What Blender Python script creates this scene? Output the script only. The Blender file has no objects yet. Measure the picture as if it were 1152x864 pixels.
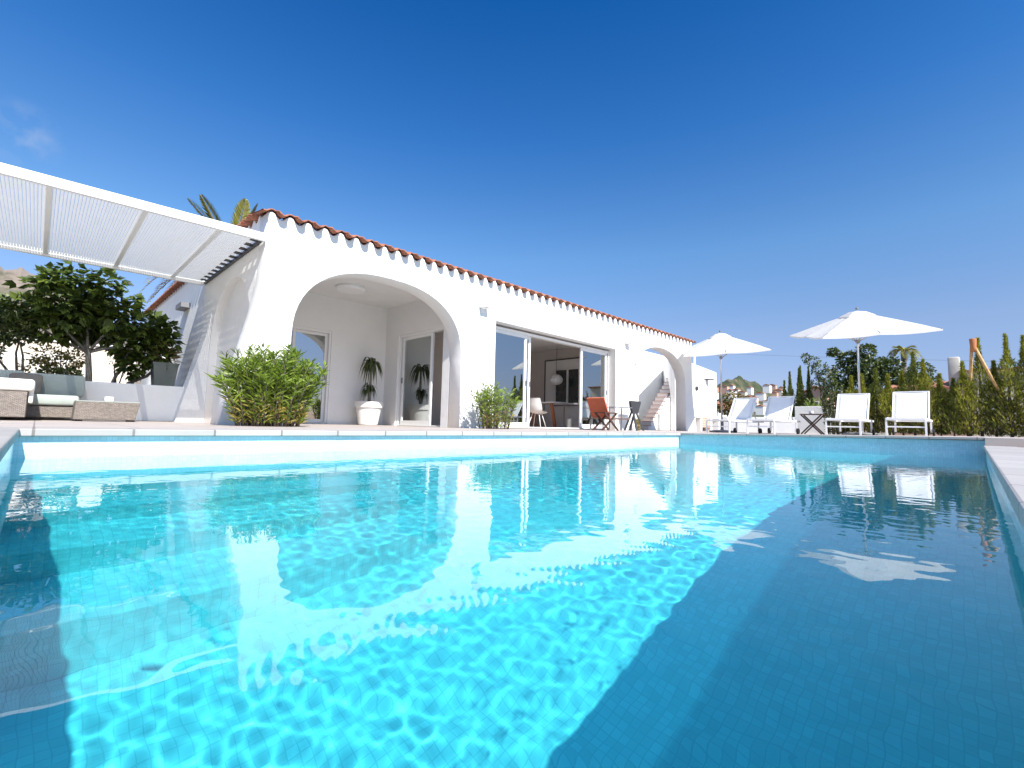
import bpy, math, random
import numpy as np
from mathutils import Vector, Matrix
S = bpy.context.scene
COL = S.collection
R = math.radians
# ------------------------------------------------------------------ camera
cam_d = bpy.data.cameras.new('camera'); cam = bpy.data.objects.new('camera', cam_d); COL.objects.link(cam); S.camera = cam
cr = (0.70183578, -0.71194431, 0.02370311); cu = (-0.07716168, -0.04290261, 0.9960951); cf = (0.70814731, 0.70092415, 0.08504541)
cam.matrix_world = Matrix(((cr[0], cu[0], -cf[0], 0), (cr[1], cu[1], -cf[1], 0), (cr[2], cu[2], -cf[2], 0), (0, 0, 0, 1)))
cam_d.sensor_width = 36; cam_d.lens = 527.7 / 1152 * 36; cam_d.clip_start = 0.01; cam_d.clip_end = 6000
# ------------------------------------------------------------------ sky and sun
SUN = Vector((-.19, -1, .93)).normalized()
W = bpy.data.worlds.new('World'); S.world = W; W.use_nodes = True; nt = W.node_tree
sky = nt.nodes.new('ShaderNodeTexSky'); sky.sky_type = 'NISHITA'; sky.sun_disc = False
sky.sun_elevation = math.asin(SUN.z); sky.sun_rotation = math.atan2(SUN.x, SUN.y)
sky.air_density = 1.0; sky.dust_density = 0.4; sky.ozone_density = 3.0; sky.altitude = 0
tcw = nt.nodes.new('ShaderNodeTexCoord'); sxyz = nt.nodes.new('ShaderNodeSeparateXYZ'); nt.links.new(tcw.outputs['Generated'], sxyz.inputs[0])
ramp = nt.nodes.new('ShaderNodeValToRGB'); els = ramp.color_ramp.elements                # grades the sky by height, clear deep blue within the view
els[0].position = .0; els[0].color = (.40, .34, .40, 1); els[1].position = .82; els[1].color = (1, 1, 1, 1)  # bright zenith stop, above the view, added to lift the shadows
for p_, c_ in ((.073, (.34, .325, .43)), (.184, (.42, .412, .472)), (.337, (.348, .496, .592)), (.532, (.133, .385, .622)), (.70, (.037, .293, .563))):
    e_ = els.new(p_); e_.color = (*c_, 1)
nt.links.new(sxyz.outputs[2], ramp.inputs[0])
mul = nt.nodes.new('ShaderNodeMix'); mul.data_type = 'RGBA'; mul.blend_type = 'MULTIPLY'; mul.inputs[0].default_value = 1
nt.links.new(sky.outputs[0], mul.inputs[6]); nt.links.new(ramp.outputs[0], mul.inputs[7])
# one thin wisp of cloud low in the left of the sky
wd = nt.nodes.new('ShaderNodeVectorMath'); wd.operation = 'DISTANCE'; wd.inputs[1].default_value = (-0.045, 0.923, 0.381); nt.links.new(tcw.outputs['Generated'], wd.inputs[0])
wm = nt.nodes.new('ShaderNodeMapRange'); wm.inputs[1].default_value = .05; wm.inputs[2].default_value = .0; nt.links.new(wd.outputs['Value'], wm.inputs[0])
wn = nt.nodes.new('ShaderNodeTexNoise'); wn.inputs['Scale'].default_value = 26; wn.inputs['Detail'].default_value = 6; nt.links.new(tcw.outputs['Generated'], wn.inputs['Vector'])
wk = nt.nodes.new('ShaderNodeMapRange'); wk.inputs[1].default_value = .42; wk.inputs[2].default_value = .90; nt.links.new(wn.outputs['Fac'], wk.inputs[0])
wx = nt.nodes.new('ShaderNodeMath'); wx.operation = 'MULTIPLY'; nt.links.new(wm.outputs[0], wx.inputs[0]); nt.links.new(wk.outputs[0], wx.inputs[1])
mw = nt.nodes.new('ShaderNodeMix'); mw.data_type = 'RGBA'; mw.inputs[7].default_value = (1.7, 2.0, 2.6, 1); nt.links.new(wx.outputs[0], mw.inputs[0]); nt.links.new(mul.outputs[2], mw.inputs[6])
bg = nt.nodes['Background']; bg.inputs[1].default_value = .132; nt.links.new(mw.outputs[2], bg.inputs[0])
sun_d = bpy.data.lights.new('sun', 'SUN'); sun = bpy.data.objects.new('sun', sun_d); COL.objects.link(sun)
sun.rotation_euler = SUN.to_track_quat('Z', 'Y').to_euler(); sun_d.energy = 3.75; sun_d.angle = R(.53); sun_d.color = (1, .965, .90)
sun_d.cycles.is_caustics_light = True
vs = S.view_settings; vs.view_transform = 'Standard'; vs.look = 'None'; vs.gamma = 1; vs.exposure = 1.25
S.cycles.use_denoising = True
S.cycles.max_bounces = 12; S.cycles.transparent_max_bounces = 24; S.cycles.transmission_bounces = 8; S.cycles.glossy_bounces = 6
S.cycles.sample_clamp_indirect = 6

rng = np.random.default_rng(7); random.seed(7)
# ------------------------------------------------------------------ materials
def pm(name, c, rough=.6, var=.06, vscale=3., bump=0, bscale=60., metallic=0, spec=.4, trowel=False):
    m = bpy.data.materials.new(name); m.use_nodes = True; n = m.node_tree; b = n.nodes['Principled BSDF']
    b.inputs['Roughness'].default_value = rough; b.inputs['Metallic'].default_value = metallic; b.inputs['Specular IOR Level'].default_value = spec
    tc = n.nodes.new('ShaderNodeTexCoord')
    no = n.nodes.new('ShaderNodeTexNoise'); no.inputs['Scale'].default_value = vscale; no.inputs['Detail'].default_value = 5; no.inputs['Roughness'].default_value = .6
    n.links.new(tc.outputs['Object'], no.inputs['Vector'])
    rp = n.nodes.new('ShaderNodeValToRGB'); rp.color_ramp.elements[0].position = .3; rp.color_ramp.elements[1].position = .7
    rp.color_ramp.elements[0].color = (*[x * (1 - var) for x in c], 1); rp.color_ramp.elements[1].color = (*[min(1, x * (1 + var)) for x in c], 1)
    n.links.new(no.outputs['Fac'], rp.inputs[0]); n.links.new(rp.outputs[0], b.inputs['Base Color'])
    if bump:
        n2 = n.nodes.new('ShaderNodeTexNoise'); n2.inputs['Scale'].default_value = bscale; n2.inputs['Detail'].default_value = 6 if trowel else 3
        n.links.new(tc.outputs['Object'], n2.inputs['Vector'])
        bp = n.nodes.new('ShaderNodeBump'); bp.inputs['Strength'].default_value = bump; bp.inputs['Distance'].default_value = .01
        n.links.new(n2.outputs['Fac'], bp.inputs['Height']); n.links.new(bp.outputs[0], b.inputs['Normal'])
    return m
def leafmat(name, dark, light, trans=.35, rough=.45):
    m = bpy.data.materials.new(name); m.use_nodes = True; n = m.node_tree; b = n.nodes['Principled BSDF']
    g = n.nodes.new('ShaderNodeNewGeometry'); rp = n.nodes.new('ShaderNodeValToRGB')
    rp.color_ramp.elements[0].color = (*dark, 1); rp.color_ramp.elements[1].color = (*light, 1)
    n.links.new(g.outputs['Random Per Island'], rp.inputs[0]); n.links.new(rp.outputs[0], b.inputs['Base Color'])
    b.inputs['Roughness'].default_value = rough
    t = n.nodes.new('ShaderNodeBsdfTranslucent'); n.links.new(rp.outputs[0], t.inputs[0])
    mx = n.nodes.new('ShaderNodeMixShader'); mx.inputs[0].default_value = trans
    n.links.new(b.outputs[0], mx.inputs[1]); n.links.new(t.outputs[0], mx.inputs[2]); n.links.new(mx.outputs[0], n.nodes['Material Output'].inputs[0])
    return m
def glassmat(name, tint=(.75, .85, .85), refl=1.0):
    m = bpy.data.materials.new(name); m.use_nodes = True; n = m.node_tree; n.nodes.remove(n.nodes['Principled BSDF'])
    fr = n.nodes.new('ShaderNodeFresnel'); fr.inputs[0].default_value = 4.6
    t = n.nodes.new('ShaderNodeBsdfTransparent'); t.inputs[0].default_value = (*tint, 1)
    g = n.nodes.new('ShaderNodeBsdfGlossy'); g.inputs['Roughness'].default_value = .01; g.inputs[0].default_value = (.95, 1, 1, 1)
    mx = n.nodes.new('ShaderNodeMixShader')
    for a, b_ in ((fr.outputs[0], mx.inputs[0]), (t.outputs[0], mx.inputs[1]), (g.outputs[0], mx.inputs[2]), (mx.outputs[0], n.nodes['Material Output'].inputs[0])): n.links.new(a, b_)
    return m
def gridmat(name, c, mortar, sx, sy, msize, rough=.35, var=.12, offset=0., bump=.0, bias=0):
    """tiles / slabs / weave from a UV map kept in metres"""
    m = bpy.data.materials.new(name); m.use_nodes = True; n = m.node_tree; b = n.nodes['Principled BSDF']
    tc = n.nodes.new('ShaderNodeTexCoord'); br = n.nodes.new('ShaderNodeTexBrick'); br.offset = offset; br.squash = 1
    br.inputs['Scale'].default_value = 1; br.inputs['Brick Width'].default_value = sx; br.inputs['Row Height'].default_value = sy
    br.inputs['Mortar Size'].default_value = msize; br.inputs['Mortar Smooth'].default_value = .15; br.inputs['Bias'].default_value = bias
    br.inputs['Color1'].default_value = (*[x * (1 - var) for x in c], 1); br.inputs['Color2'].default_value = (*[min(1, x * (1 + var)) for x in c], 1); br.inputs['Mortar'].default_value = (*mortar, 1)
    n.links.new(tc.outputs['UV'], br.inputs['Vector'])
    no = n.nodes.new('ShaderNodeTexNoise'); no.inputs['Scale'].default_value = 2.3; no.inputs['Detail'].default_value = 6; n.links.new(tc.outputs['UV'], no.inputs['Vector'])
    mr = n.nodes.new('ShaderNodeMapRange'); mr.inputs[3].default_value = .86; mr.inputs[4].default_value = 1.12; n.links.new(no.outputs['Fac'], mr.inputs[0])
    mx = n.nodes.new('ShaderNodeMix'); mx.data_type = 'RGBA'; mx.blend_type = 'MULTIPLY'; mx.inputs[0].default_value = 1
    n.links.new(br.outputs['Color'], mx.inputs[6]); n.links.new(mr.outputs[0], mx.inputs[7]); n.links.new(mx.outputs[2], b.inputs['Base Color'])
    b.inputs['Roughness'].default_value = rough
    if bump:
        bp = n.nodes.new('ShaderNodeBump'); bp.inputs['Strength'].default_value = bump; bp.inputs['Distance'].default_value = .005; bp.invert = True
        n.links.new(br.outputs['Fac'], bp.inputs['Height']); n.links.new(bp.outputs[0], b.inputs['Normal'])
    return m
M = dict(
    stucco=pm('white_stucco', (.79, .785, .77), .9, .04, 1.2, .55, 7, trowel=True),
    rough=pm('roughcast', (.79, .79, .78), .95, .05, 6, 1.0, 28),
    white=pm('white_paint', (.80, .80, .79), .45, .02),
    alu=pm('white_aluminium', (.78, .78, .77), .35, .02),
    slat=None,
    ceil=pm('ceiling_plaster', (.76, .75, .73), .95, .03),
    taupe=pm('taupe_interior', (.62, .57, .53), .9, .04),
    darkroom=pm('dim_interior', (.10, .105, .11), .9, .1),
    tile=pm('terracotta', (.30, .115, .066), .85, .45, 11, .5, 50),
    steel=pm('brushed_steel', (.55, .55, .56), .3, .05, metallic=1),
    darkmetal=pm('dark_metal', (.04, .04, .045), .45, .1),
    black=pm('black_rubber', (.015, .015, .016), .6, .1),
    fabric=pm('sling_fabric', (.78, .78, .77), .8, .03, 40, .25, 400),
    canvas=pm('umbrella_canvas', (.80, .79, .77), .85, .02),
    greencush=pm('sage_cushion', (.36, .40, .365), .95, .06, 8, .3, 200),
    cream=pm('cream_cushion', (.80, .78, .72), .95, .04, 6, .2, 120),
    brownc=pm('brown_cushion', (.19, .165, .145), .95, .08, 8, .3, 200),
    orange=pm('orange_canvas', (.52, .135, .07), .85, .1, 12, .2, 200),
    tan=pm('tan_canvas', (.42, .25, .17), .85, .1, 12, .2, 200),
    darkwood=pm('dark_wood', (.065, .03, .022), .55, .3, 14),
    redwood=pm('red_wood', (.34, .12, .06), .5, .25, 14),
    lightwood=pm('peeled_wood', (.50, .31, .13), .6, .25, 10),
    clay=pm('clay_cap', (.40, .15, .06), .8, .2, 14),
    bark=pm('bark', (.12, .095, .075), .9, .35, 18, .8, 40),
    palebark=pm('pale_bark', (.26, .235, .20), .9, .3, 18, .6, 40),
    plastic=pm('white_plastic', (.80, .80, .79), .35, .02),
    pot=pm('white_pot', (.72, .71, .69), .6, .03),
    soil=pm('soil', (.13, .10, .075), .95, .3, 8, .6, 30),
    terrain=pm('dry_ground', (.20, .18, .12), .95, .35, .05, .4, 5),
    pinkwall=pm('pink_wall', (.52, .33, .25), .9, .1, 1.5),
    creamwall=pm('cream_wall', (.62, .55, .45), .9, .08, 1.5),
    far_tile=pm('weathered_tile', (.30, .13, .075), .85, .35, 7, .5, 30),
    curtain=pm('sheer_curtain', (.52, .58, .56), .9, .05, 3),
    cable=pm('cable', (.16, .17, .19), .6, .1),
    grey=pm('grey_metal', (.18, .18, .19), .5, .1),
    floor_in=pm('interior_floor', (.40, .31, .26), .4, .2, 2),
    fig=leafmat('fig_leaf', (.022, .044, .010), (.16, .22, .035), .4),
    oleander=leafmat('oleander_leaf', (.08, .14, .014), (.30, .40, .05), .45),
    yellowleaf=leafmat('yellow_leaf', (.20, .19, .03), (.50, .38, .10), .35),
    drac=leafmat('dracaena_leaf', (.030, .045, .012), (.10, .13, .03), .15),
    conifer=leafmat('conifer_needle', (.10, .12, .014), (.44, .44, .06), .5, .6),
    conifer_dark=leafmat('dark_conifer', (.06, .09, .016), (.27, .30, .05), .4, .6),
    dead=leafmat('dead_needle', (.07, .05, .03), (.16, .12, .07), .2, .7),
    treeleaf=leafmat('tree_leaf', (.026, .045, .012), (.125, .16, .035), .25),
    palm=leafmat('palm_leaflet', (.13, .15, .020), (.36, .34, .07), .4),
    drypalm=leafmat('dry_palm', (.17, .13, .05), (.38, .29, .12), .3),
    glass=glassmat('window_glass'), glass2=glassmat('porch_glass', (.62, .72, .70)),
)
M['pooltile'] = gridmat('pool_mosaic', (.53, .69, .74), (.43, .59, .65), .03, .03, .0016, .25, .07)
M['deck'] = gridmat('deck_slab', (.42, .36, .325), (.22, .19, .17), .60, .40, .006, .75, .05, bump=.3)
M['coping'] = gridmat('coping_stone', (.36, .335, .315), (.17, .15, .14), .50, 3., .008, .7, .10, bump=.3)
M['wicker'] = gridmat('grey_wicker', (.30, .255, .22), (.10, .085, .075), .035, .012, .0025, .7, .28, .5, bump=.8)
def slatmat():
    m = pm('slat_translucent', (.80, .80, .79), .5, .02); n = m.node_tree; b = n.nodes['Principled BSDF']
    t = n.nodes.new('ShaderNodeBsdfTranslucent'); t.inputs[0].default_value = (.82, .83, .84, 1)
    mx = n.nodes.new('ShaderNodeMixShader'); mx.inputs[0].default_value = .5
    n.links.new(b.outputs[0], mx.inputs[1]); n.links.new(t.outputs[0], mx.inputs[2]); n.links.new(mx.outputs[0], n.nodes['Material Output'].inputs[0]); return m
M['slat'] = slatmat()
def canvasmat():
    m = M['canvas']; n = m.node_tree; b = n.nodes['Principled BSDF']
    t = n.nodes.new('ShaderNodeBsdfTranslucent'); t.inputs[0].default_value = (.8, .78, .75, 1)
    mx = n.nodes.new('ShaderNodeMixShader'); mx.inputs[0].default_value = .45
    n.links.new(b.outputs[0], mx.inputs[1]); n.links.new(t.outputs[0], mx.inputs[2]); n.links.new(mx.outputs[0], n.nodes['Material Output'].inputs[0])
canvasmat()
def watermat():
    m = bpy.data.materials.new('pool_water'); m.use_nodes = True; n = m.node_tree; n.nodes.remove(n.nodes['Principled BSDF'])
    fr = n.nodes.new('ShaderNodeFresnel'); fr.inputs[0].default_value = 1.333
    g = n.nodes.new('ShaderNodeBsdfGlossy'); g.inputs['Roughness'].default_value = 0; g.inputs[0].default_value = (1, 1, 1, 1)
    r = n.nodes.new('ShaderNodeBsdfRefraction'); r.inputs['Roughness'].default_value = 0; r.inputs['IOR'].default_value = 1.333; r.inputs[0].default_value = (.33, .965, 1, 1)
    mx = n.nodes.new('ShaderNodeMixShader')
    for a, b_ in ((fr.outputs[0], mx.inputs[0]), (r.outputs[0], mx.inputs[1]), (g.outputs[0], mx.inputs[2]), (mx.outputs[0], n.nodes['Material Output'].inputs[0])): n.links.new(a, b_)
    return m
M['water'] = watermat()
# ------------------------------------------------------------------ mesh helpers
class MB:
    def __init__(s): s.v = []; s.f = []; s.n = 0
    def add(s, v, f):
        v = np.asarray(v, float).reshape(-1, 3); s.v.append(v); s.f += [tuple(int(i) + s.n for i in q) for q in f]; s.n += len(v); return s
    def box(s, a, b):
        x0, y0, z0 = [min(p, q) for p, q in zip(a, b)]; x1, y1, z1 = [max(p, q) for p, q in zip(a, b)]
        v = [(x, y, z) for x in (x0, x1) for y in (y0, y1) for z in (z0, z1)]
        return s.add(v, [(0, 1, 3, 2), (4, 6, 7, 5), (0, 4, 5, 1), (2, 3, 7, 6), (0, 2, 6, 4), (1, 5, 7, 3)])
    def rbox(s, a, b, r=.02, seg=3):
        """box with rounded vertical and horizontal edges (superellipsoid grid)"""
        a = np.array(a, float); b = np.array(b, float); c = (a + b) / 2; h = np.abs(b - a) / 2; r = min(r, h.min() * .98)
        k = 2 * seg + 2; t = []
        for i in range(3):
            ang = np.linspace(0, math.pi / 2, seg + 1); e = r * np.cos(ang)
            t.append(None)
        # build from a cube sphere: directions pushed by rounded-box rule
        g = np.concatenate([-1 + (1 - np.cos(np.linspace(0, math.pi / 2, seg + 1))) * .0 + np.linspace(0, 1, seg + 1) * 0, []])
        u = np.concatenate([-np.ones(1), np.linspace(-1, 1, 2 * seg + 1)[1:-1], np.ones(1)])
        N = len(u); F = []; V = []
        for ax in range(3):
            for sg in (-1, 1):
                base = len(V)
                for i in range(N):
                    for j in range(N):
                        p = np.zeros(3); p[ax] = sg; p[(ax + 1) % 3] = math.tan(u[i] * math.pi / 4); p[(ax + 2) % 3] = math.tan(u[j] * math.pi / 4)
                        d = p / np.linalg.norm(p); core = np.sign(p) * (h - r) * (np.abs(p) > 1e-6); V.append(c + core + d * r)
                for i in range(N - 1):
                    for j in range(N - 1):
                        q = [base + i * N + j, base + (i + 1) * N + j, base + (i + 1) * N + j + 1, base + i * N + j + 1]
                        F.append(q if sg > 0 else q[::-1])
        return s.add(V, F)
    def bar(s, p, q, w, h=None, up=(0, 0, 1)):
        h = h or w; p = Vector(p); q = Vector(q); d = (q - p).normalized(); up = Vector(up)
        if abs(d.dot(up)) > .98: up = Vector((1, 0, 0))
        x = d.cross(up).normalized() * (w / 2); y = x.cross(d).normalized() * (h / 2); v = []
        for c in (p, q):
            for sx, sy in ((-1, -1), (1, -1), (1, 1), (-1, 1)): v.append(c + x * sx + y * sy)
        return s.add(v, [(3, 2, 1, 0), (4, 5, 6, 7), (0, 1, 5, 4), (1, 2, 6, 5), (2, 3, 7, 6), (3, 0, 4, 7)])
    def tube(s, pts, rad, seg=8, cap=True):
        pts = [Vector(p) for p in pts]; n = len(pts); rad = [rad] * n if np.isscalar(rad) else rad; v = []; prev = None
        for i, p in enumerate(pts):
            d = (pts[min(i + 1, n - 1)] - pts[max(i - 1, 0)]).normalized()
            if prev is None: a = d.orthogonal().normalized()
            else: a = (prev - d * prev.dot(d)).normalized()
            prev = a; b = d.cross(a)
            for k in range(seg):
                t = 2 * math.pi * k / seg; v.append(p + (a * math.cos(t) + b * math.sin(t)) * rad[i])
        f = [(i * seg + k, i * seg + (k + 1) % seg, (i + 1) * seg + (k + 1) % seg, (i + 1) * seg + k) for i in range(n - 1) for k in range(seg)]
        if cap: f += [tuple(range(seg))[::-1], tuple(range((n - 1) * seg, n * seg))]
        return s.add(v, f)
    def lathe(s, prof, c=(0, 0, 0), seg=24):
        v = []; m = len(prof)
        for r, z in prof:
            for k in range(seg):
                t = 2 * math.pi * k / seg; v.append((c[0] + r * math.cos(t), c[1] + r * math.sin(t), c[2] + z))
        f = [(i * seg + k, i * seg + (k + 1) % seg, (i + 1) * seg + (k + 1) % seg, (i + 1) * seg + k) for i in range(m - 1) for k in range(seg)]
        f += [tuple(range(seg))[::-1], tuple(range((m - 1) * seg, m * seg))]
        return s.add(v, f)
    def prism(s, poly, axis, a, b):
        """convex-ish polygon (2D) extruded along axis 0/1/2 from a to b"""
        o = [i for i in range(3) if i != axis]; n = len(poly); v = []
        for t in (a, b):
            for p in poly:
                q = [0, 0, 0]; q[axis] = t; q[o[0]] = p[0]; q[o[1]] = p[1]; v.append(q)
        return s.add(v, [tuple(range(n))[::-1], tuple(range(n, 2 * n))] + [(i, (i + 1) % n, n + (i + 1) % n, n + i) for i in range(n)])
    def leaves(s, P, D, L, Wd, nrm=None, fold=.25, droop=0.):
        P = np.asarray(P, float); D = np.asarray(D, float); n = len(P); D = D / np.linalg.norm(D, axis=1, keepdims=True)
        if nrm is None: nrm = rng.normal(size=(n, 3))
        X = np.cross(D, nrm); X /= np.linalg.norm(X, axis=1, keepdims=True) + 1e-9; N = np.cross(X, D)
        L = np.broadcast_to(L, n)[:, None]; Wd = np.broadcast_to(Wd, n)[:, None]
        mid = P + D * L * .45; dz = np.zeros((n, 3)); dz[:, 2:] = -droop * L
        v = np.stack([P, mid + X * Wd / 2 + N * Wd * fold + dz * .25, P + D * L + dz, mid - X * Wd / 2 + N * Wd * fold + dz * .25], 1).reshape(-1, 3)
        i = np.arange(n) * 4
        f = np.concatenate([np.stack([i, i + 1, i + 2], 1), np.stack([i, i + 2, i + 3], 1)])
        s.v.append(v); s.f += [tuple(q) for q in (f + s.n).tolist()]; s.n += len(v); return s
    def build(s, name, mat, parent=None, smooth=False, local=False, uv=False, bevel=0):
        v = np.concatenate(s.v).copy(); p = parent
        if not local:
            while p is not None: v -= np.array(p.location); p = p.parent
        me = bpy.data.meshes.new(name); me.from_pydata(v.tolist(), [], s.f); me.materials.append(M[mat] if isinstance(mat, str) else mat)
        if smooth: me.polygons.foreach_set('use_smooth', [True] * len(me.polygons))
        if uv:
            me.update(); l = me.uv_layers.new(name='UVMap'); w = v + (0 if parent is None else 0)
            for pl in me.polygons:
                nn = pl.normal; a = max(range(3), key=lambda k: abs(nn[k])); o = [k for k in range(3) if k != a]
                for li in pl.loop_indices:
                    q = w[me.loops[li].vertex_index]; l.data[li].uv = (q[o[0]], q[o[1]])
        o = bpy.data.objects.new(name, me); COL.objects.link(o); o.parent = parent
        if bevel:
            md = o.modifiers.new('edge', 'BEVEL'); md.width = bevel; md.segments = 2; md.limit_method = 'ANGLE'; md.angle_limit = R(40)
        return o
def tag(o, label=None, cat=None, group=None, kind=None):
    if label: o['label'] = label
    if cat: o['category'] = cat
    if group: o['group'] = group
    if kind: o['kind'] = kind
    return o
def thing(name, label, cat, loc=(0, 0, 0), rz=0, group=None):
    o = bpy.data.objects.new(name, None); COL.objects.link(o); o.location = loc; o.rotation_euler = (0, 0, rz); o.empty_display_size = .1
    return tag(o, label, cat, group)
def dup(root, loc, rz, label, group=None):
    def cp(o, par):
        c = o.copy(); COL.objects.link(c)
        if par is not None: c.parent = par
        for ch in kids[o]: cp(ch, c)
        return c
    kids = {}
    def walk(o):
        kids[o] = list(o.children)
        for c in kids[o]: walk(c)
    walk(root); r = cp(root, None); r.location = loc; r.rotation_euler = (root.rotation_euler[0], root.rotation_euler[1], rz); r['label'] = label
    if group: r['group'] = group
    return r
def plate(name, outline, y0, y1, mat, parent, bevel=.012, plane='XZ'):
    """a wall with arbitrary openings: filled 2D outline, thickness y0..y1, softly rounded arrises"""
    c = bpy.data.curves.new('tmp', 'CURVE'); c.dimensions = '2D'; c.fill_mode = 'BOTH'
    sp = c.splines.new('POLY'); sp.points.add(len(outline) - 1)
    for p, q in zip(sp.points, outline): p.co = (q[0], q[1], 0, 1)
    sp.use_cyclic_u = True; c.extrude = (y1 - y0) / 2 - bevel; c.bevel_depth = bevel; c.bevel_resolution = 1; c.offset = -bevel
    t = bpy.data.objects.new('tmp', c); COL.objects.link(t); bpy.context.view_layer.update()
    me = bpy.data.meshes.new_from_object(t.evaluated_get(bpy.context.evaluated_depsgraph_get())); bpy.data.objects.remove(t); bpy.data.curves.remove(c)
    yc = (y0 + y1) / 2; n = len(me.vertices); co = np.zeros(n * 3); me.vertices.foreach_get('co', co); co = co.reshape(-1, 3)
    new = np.stack([co[:, 0], yc - co[:, 2], co[:, 1]], 1) if plane == 'XZ' else np.stack([yc + co[:, 2], co[:, 0], co[:, 1]], 1)
    p = parent
    while p is not None: new -= np.array(p.location); p = p.parent
    me.vertices.foreach_set('co', new.reshape(-1)); me.name = name; me.materials.clear(); me.materials.append(M[mat]); me.update()
    o = bpy.data.objects.new(name, me); COL.objects.link(o); o.parent = parent; return o
def struct(o): o['kind'] = 'structure'; return o
ORD = ['first', 'second', 'third', 'fourth', 'fifth', 'sixth', 'seventh', 'eighth', 'ninth', 'tenth', 'eleventh', 'twelfth', 'thirteenth', 'fourteenth', 'fifteenth', 'sixteenth', 'seventeenth', 'eighteenth']
# ------------------------------------------------------------------ ground, deck, pool
PX0, PX1, PY0, PY1, WZ, FZ = -.08, 9.22, -.075, 4.305, -.29, -1.5
g = MB(); N = 4000
h0 = [(-30, -30), (40, -30), (40, 40), (-30, 40)]; h1 = [(-N, -N), (N, -N), (N, N), (-N, N)]
v = [(x, y, -.27) for x, y in [(-6, -7), (60, -7), (60, 60), (-6, 60)]] + [(x, y, -.6) for x, y in h1]
hole = [(PX0 - .25, PY0 - .65), (PX1 + .2, PY0 - .65), (PX1 + .2, PY1 + .2), (PX0 - .25, PY1 + .2)]
v += [(x, y, -.27) for x, y in hole]
g.add(v, [(0, 1, 5, 4), (1, 2, 6, 5), (2, 3, 7, 6), (3, 0, 4, 7), (8, 9, 1, 0), (9, 10, 2, 1), (10, 11, 3, 2), (11, 8, 0, 3)])
struct(g.build('ground', 'terrain'))
CW = .32
d = MB()
d.box((-3.5, PY1 + CW - .05, -.33), (26, 13.6, -.104)); d.box((-3.5, -5, -.25), (PX0 - CW + .02, PY1 + CW - .054, -.104))
struct(d.build('deck', 'deck', uv=True))
d = MB(); d.box((PX0 - CW + .024, -5, -.25), (9.04, PY0 - CW + .02, -.144)); struct(d.build('side_deck', 'deck', uv=True))
# far terrace, one low step up beside the right-hand deck
def tz(y): return -.032 - .0175 * max(0, min(y, 3.9))
d = MB(); ys = [-5, PY0, 1, 2, 3, 3.9, PY1 + CW - .054]
x0 = PX1 - .055
for a, b in zip(ys[:-1], ys[1:]):
    xa = 9.05 if b <= PY0 + 1e-6 else x0 + .28
    v = [(x, y, z) for x in (xa, 19.5) for y in (a, b) for z in (-.33, tz(y))]
    d.add(v, [(0, 1, 3, 2), (4, 6, 7, 5), (0, 4, 5, 1), (2, 3, 7, 6), (0, 2, 6, 4), (1, 5, 7, 3)])
struct(d.build('terrace', 'deck', uv=True))
d = MB()
d.box((PX0 - CW + .02, PY1 - .05, -.150), (x0 + .276, PY1 + CW - .052, -.100))       # house side
d.box((PX0 - CW + .022, PY0 + .02, -.150), (PX0 + .02, PY1 - .053, -.101))            # near end
d.box((PX0 - CW + .026, PY0 - CW + .022, -.190), (9.046, PY0 + .018, -.140))          # right side
o = d.build('coping', 'coping', uv=True, bevel=.008); struct(o)
d = MB()
for a, b in zip([PY0 + .002, 1, 2, 3, 3.9], [1, 2, 3, 3.9, PY1 - .054]):
    v = [(x, y, z) for x in (x0, x0 + .278) for y in (a, b) for z in (tz(y) - .03, tz(y) + .002)]
    d.add(v, [(0, 1, 3, 2), (4, 6, 7, 5), (0, 4, 5, 1), (2, 3, 7, 6), (0, 2, 6, 4), (1, 5, 7, 3)])
struct(d.build('end_coping', 'coping', uv=True))
p = MB()
T = -.152
def wall(a, b, z0, z1a, z1b=None):
    z1b = z1a if z1b is None else z1b
    p.add([(a[0], a[1], z0), (b[0], b[1], z0), (b[0], b[1], z1b), (a[0], a[1], z1a)], [(0, 1, 2, 3)])
UX, UY, LZ = PX0 - .18, PY0 - .55, -.296                              # unseen undercut on the two shaded sides, added so refracted sun reaches the floor
wall((UX, PY1), (PX1, PY1), FZ, T); wall((PX1, PY1), (PX1, UY), FZ, -.135, -.064); wall((PX1, PY0), (PX0, PY0), LZ, -.192); wall((PX0, PY0), (PX0, PY1), LZ, T)
wall((PX1, UY), (UX, UY), FZ, -.26); wall((UX, UY), (UX, PY1), FZ, -.26)
p.add([(UX, UY, FZ), (PX1, UY, FZ), (PX1, PY1, FZ), (UX, PY1, FZ)], [(0, 1, 2, 3)])
for i, (y, z) in enumerate(((1.92, -1.28), (2.24, -1.06), (2.56, -.84), (2.9, -.62))):
    x1 = 1.5 - .02 * i; y1 = PY1 - .003
    zl = (-1.5, -1.28, -1.06, -.84)[i] + .001
    p.add([(UX + .002, y, zl), (x1, y, zl), (x1, y1, zl), (UX + .002, y1, zl), (UX + .002, y, z), (x1, y, z), (x1, y1, z), (UX + .002, y1, z)], [(4, 5, 6, 7), (0, 1, 5, 4), (1, 2, 6, 5)])
pool = struct(p.build('pool_basin', 'pooltile', uv=True)); pool.cycles.is_caustics_receiver = True
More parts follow.
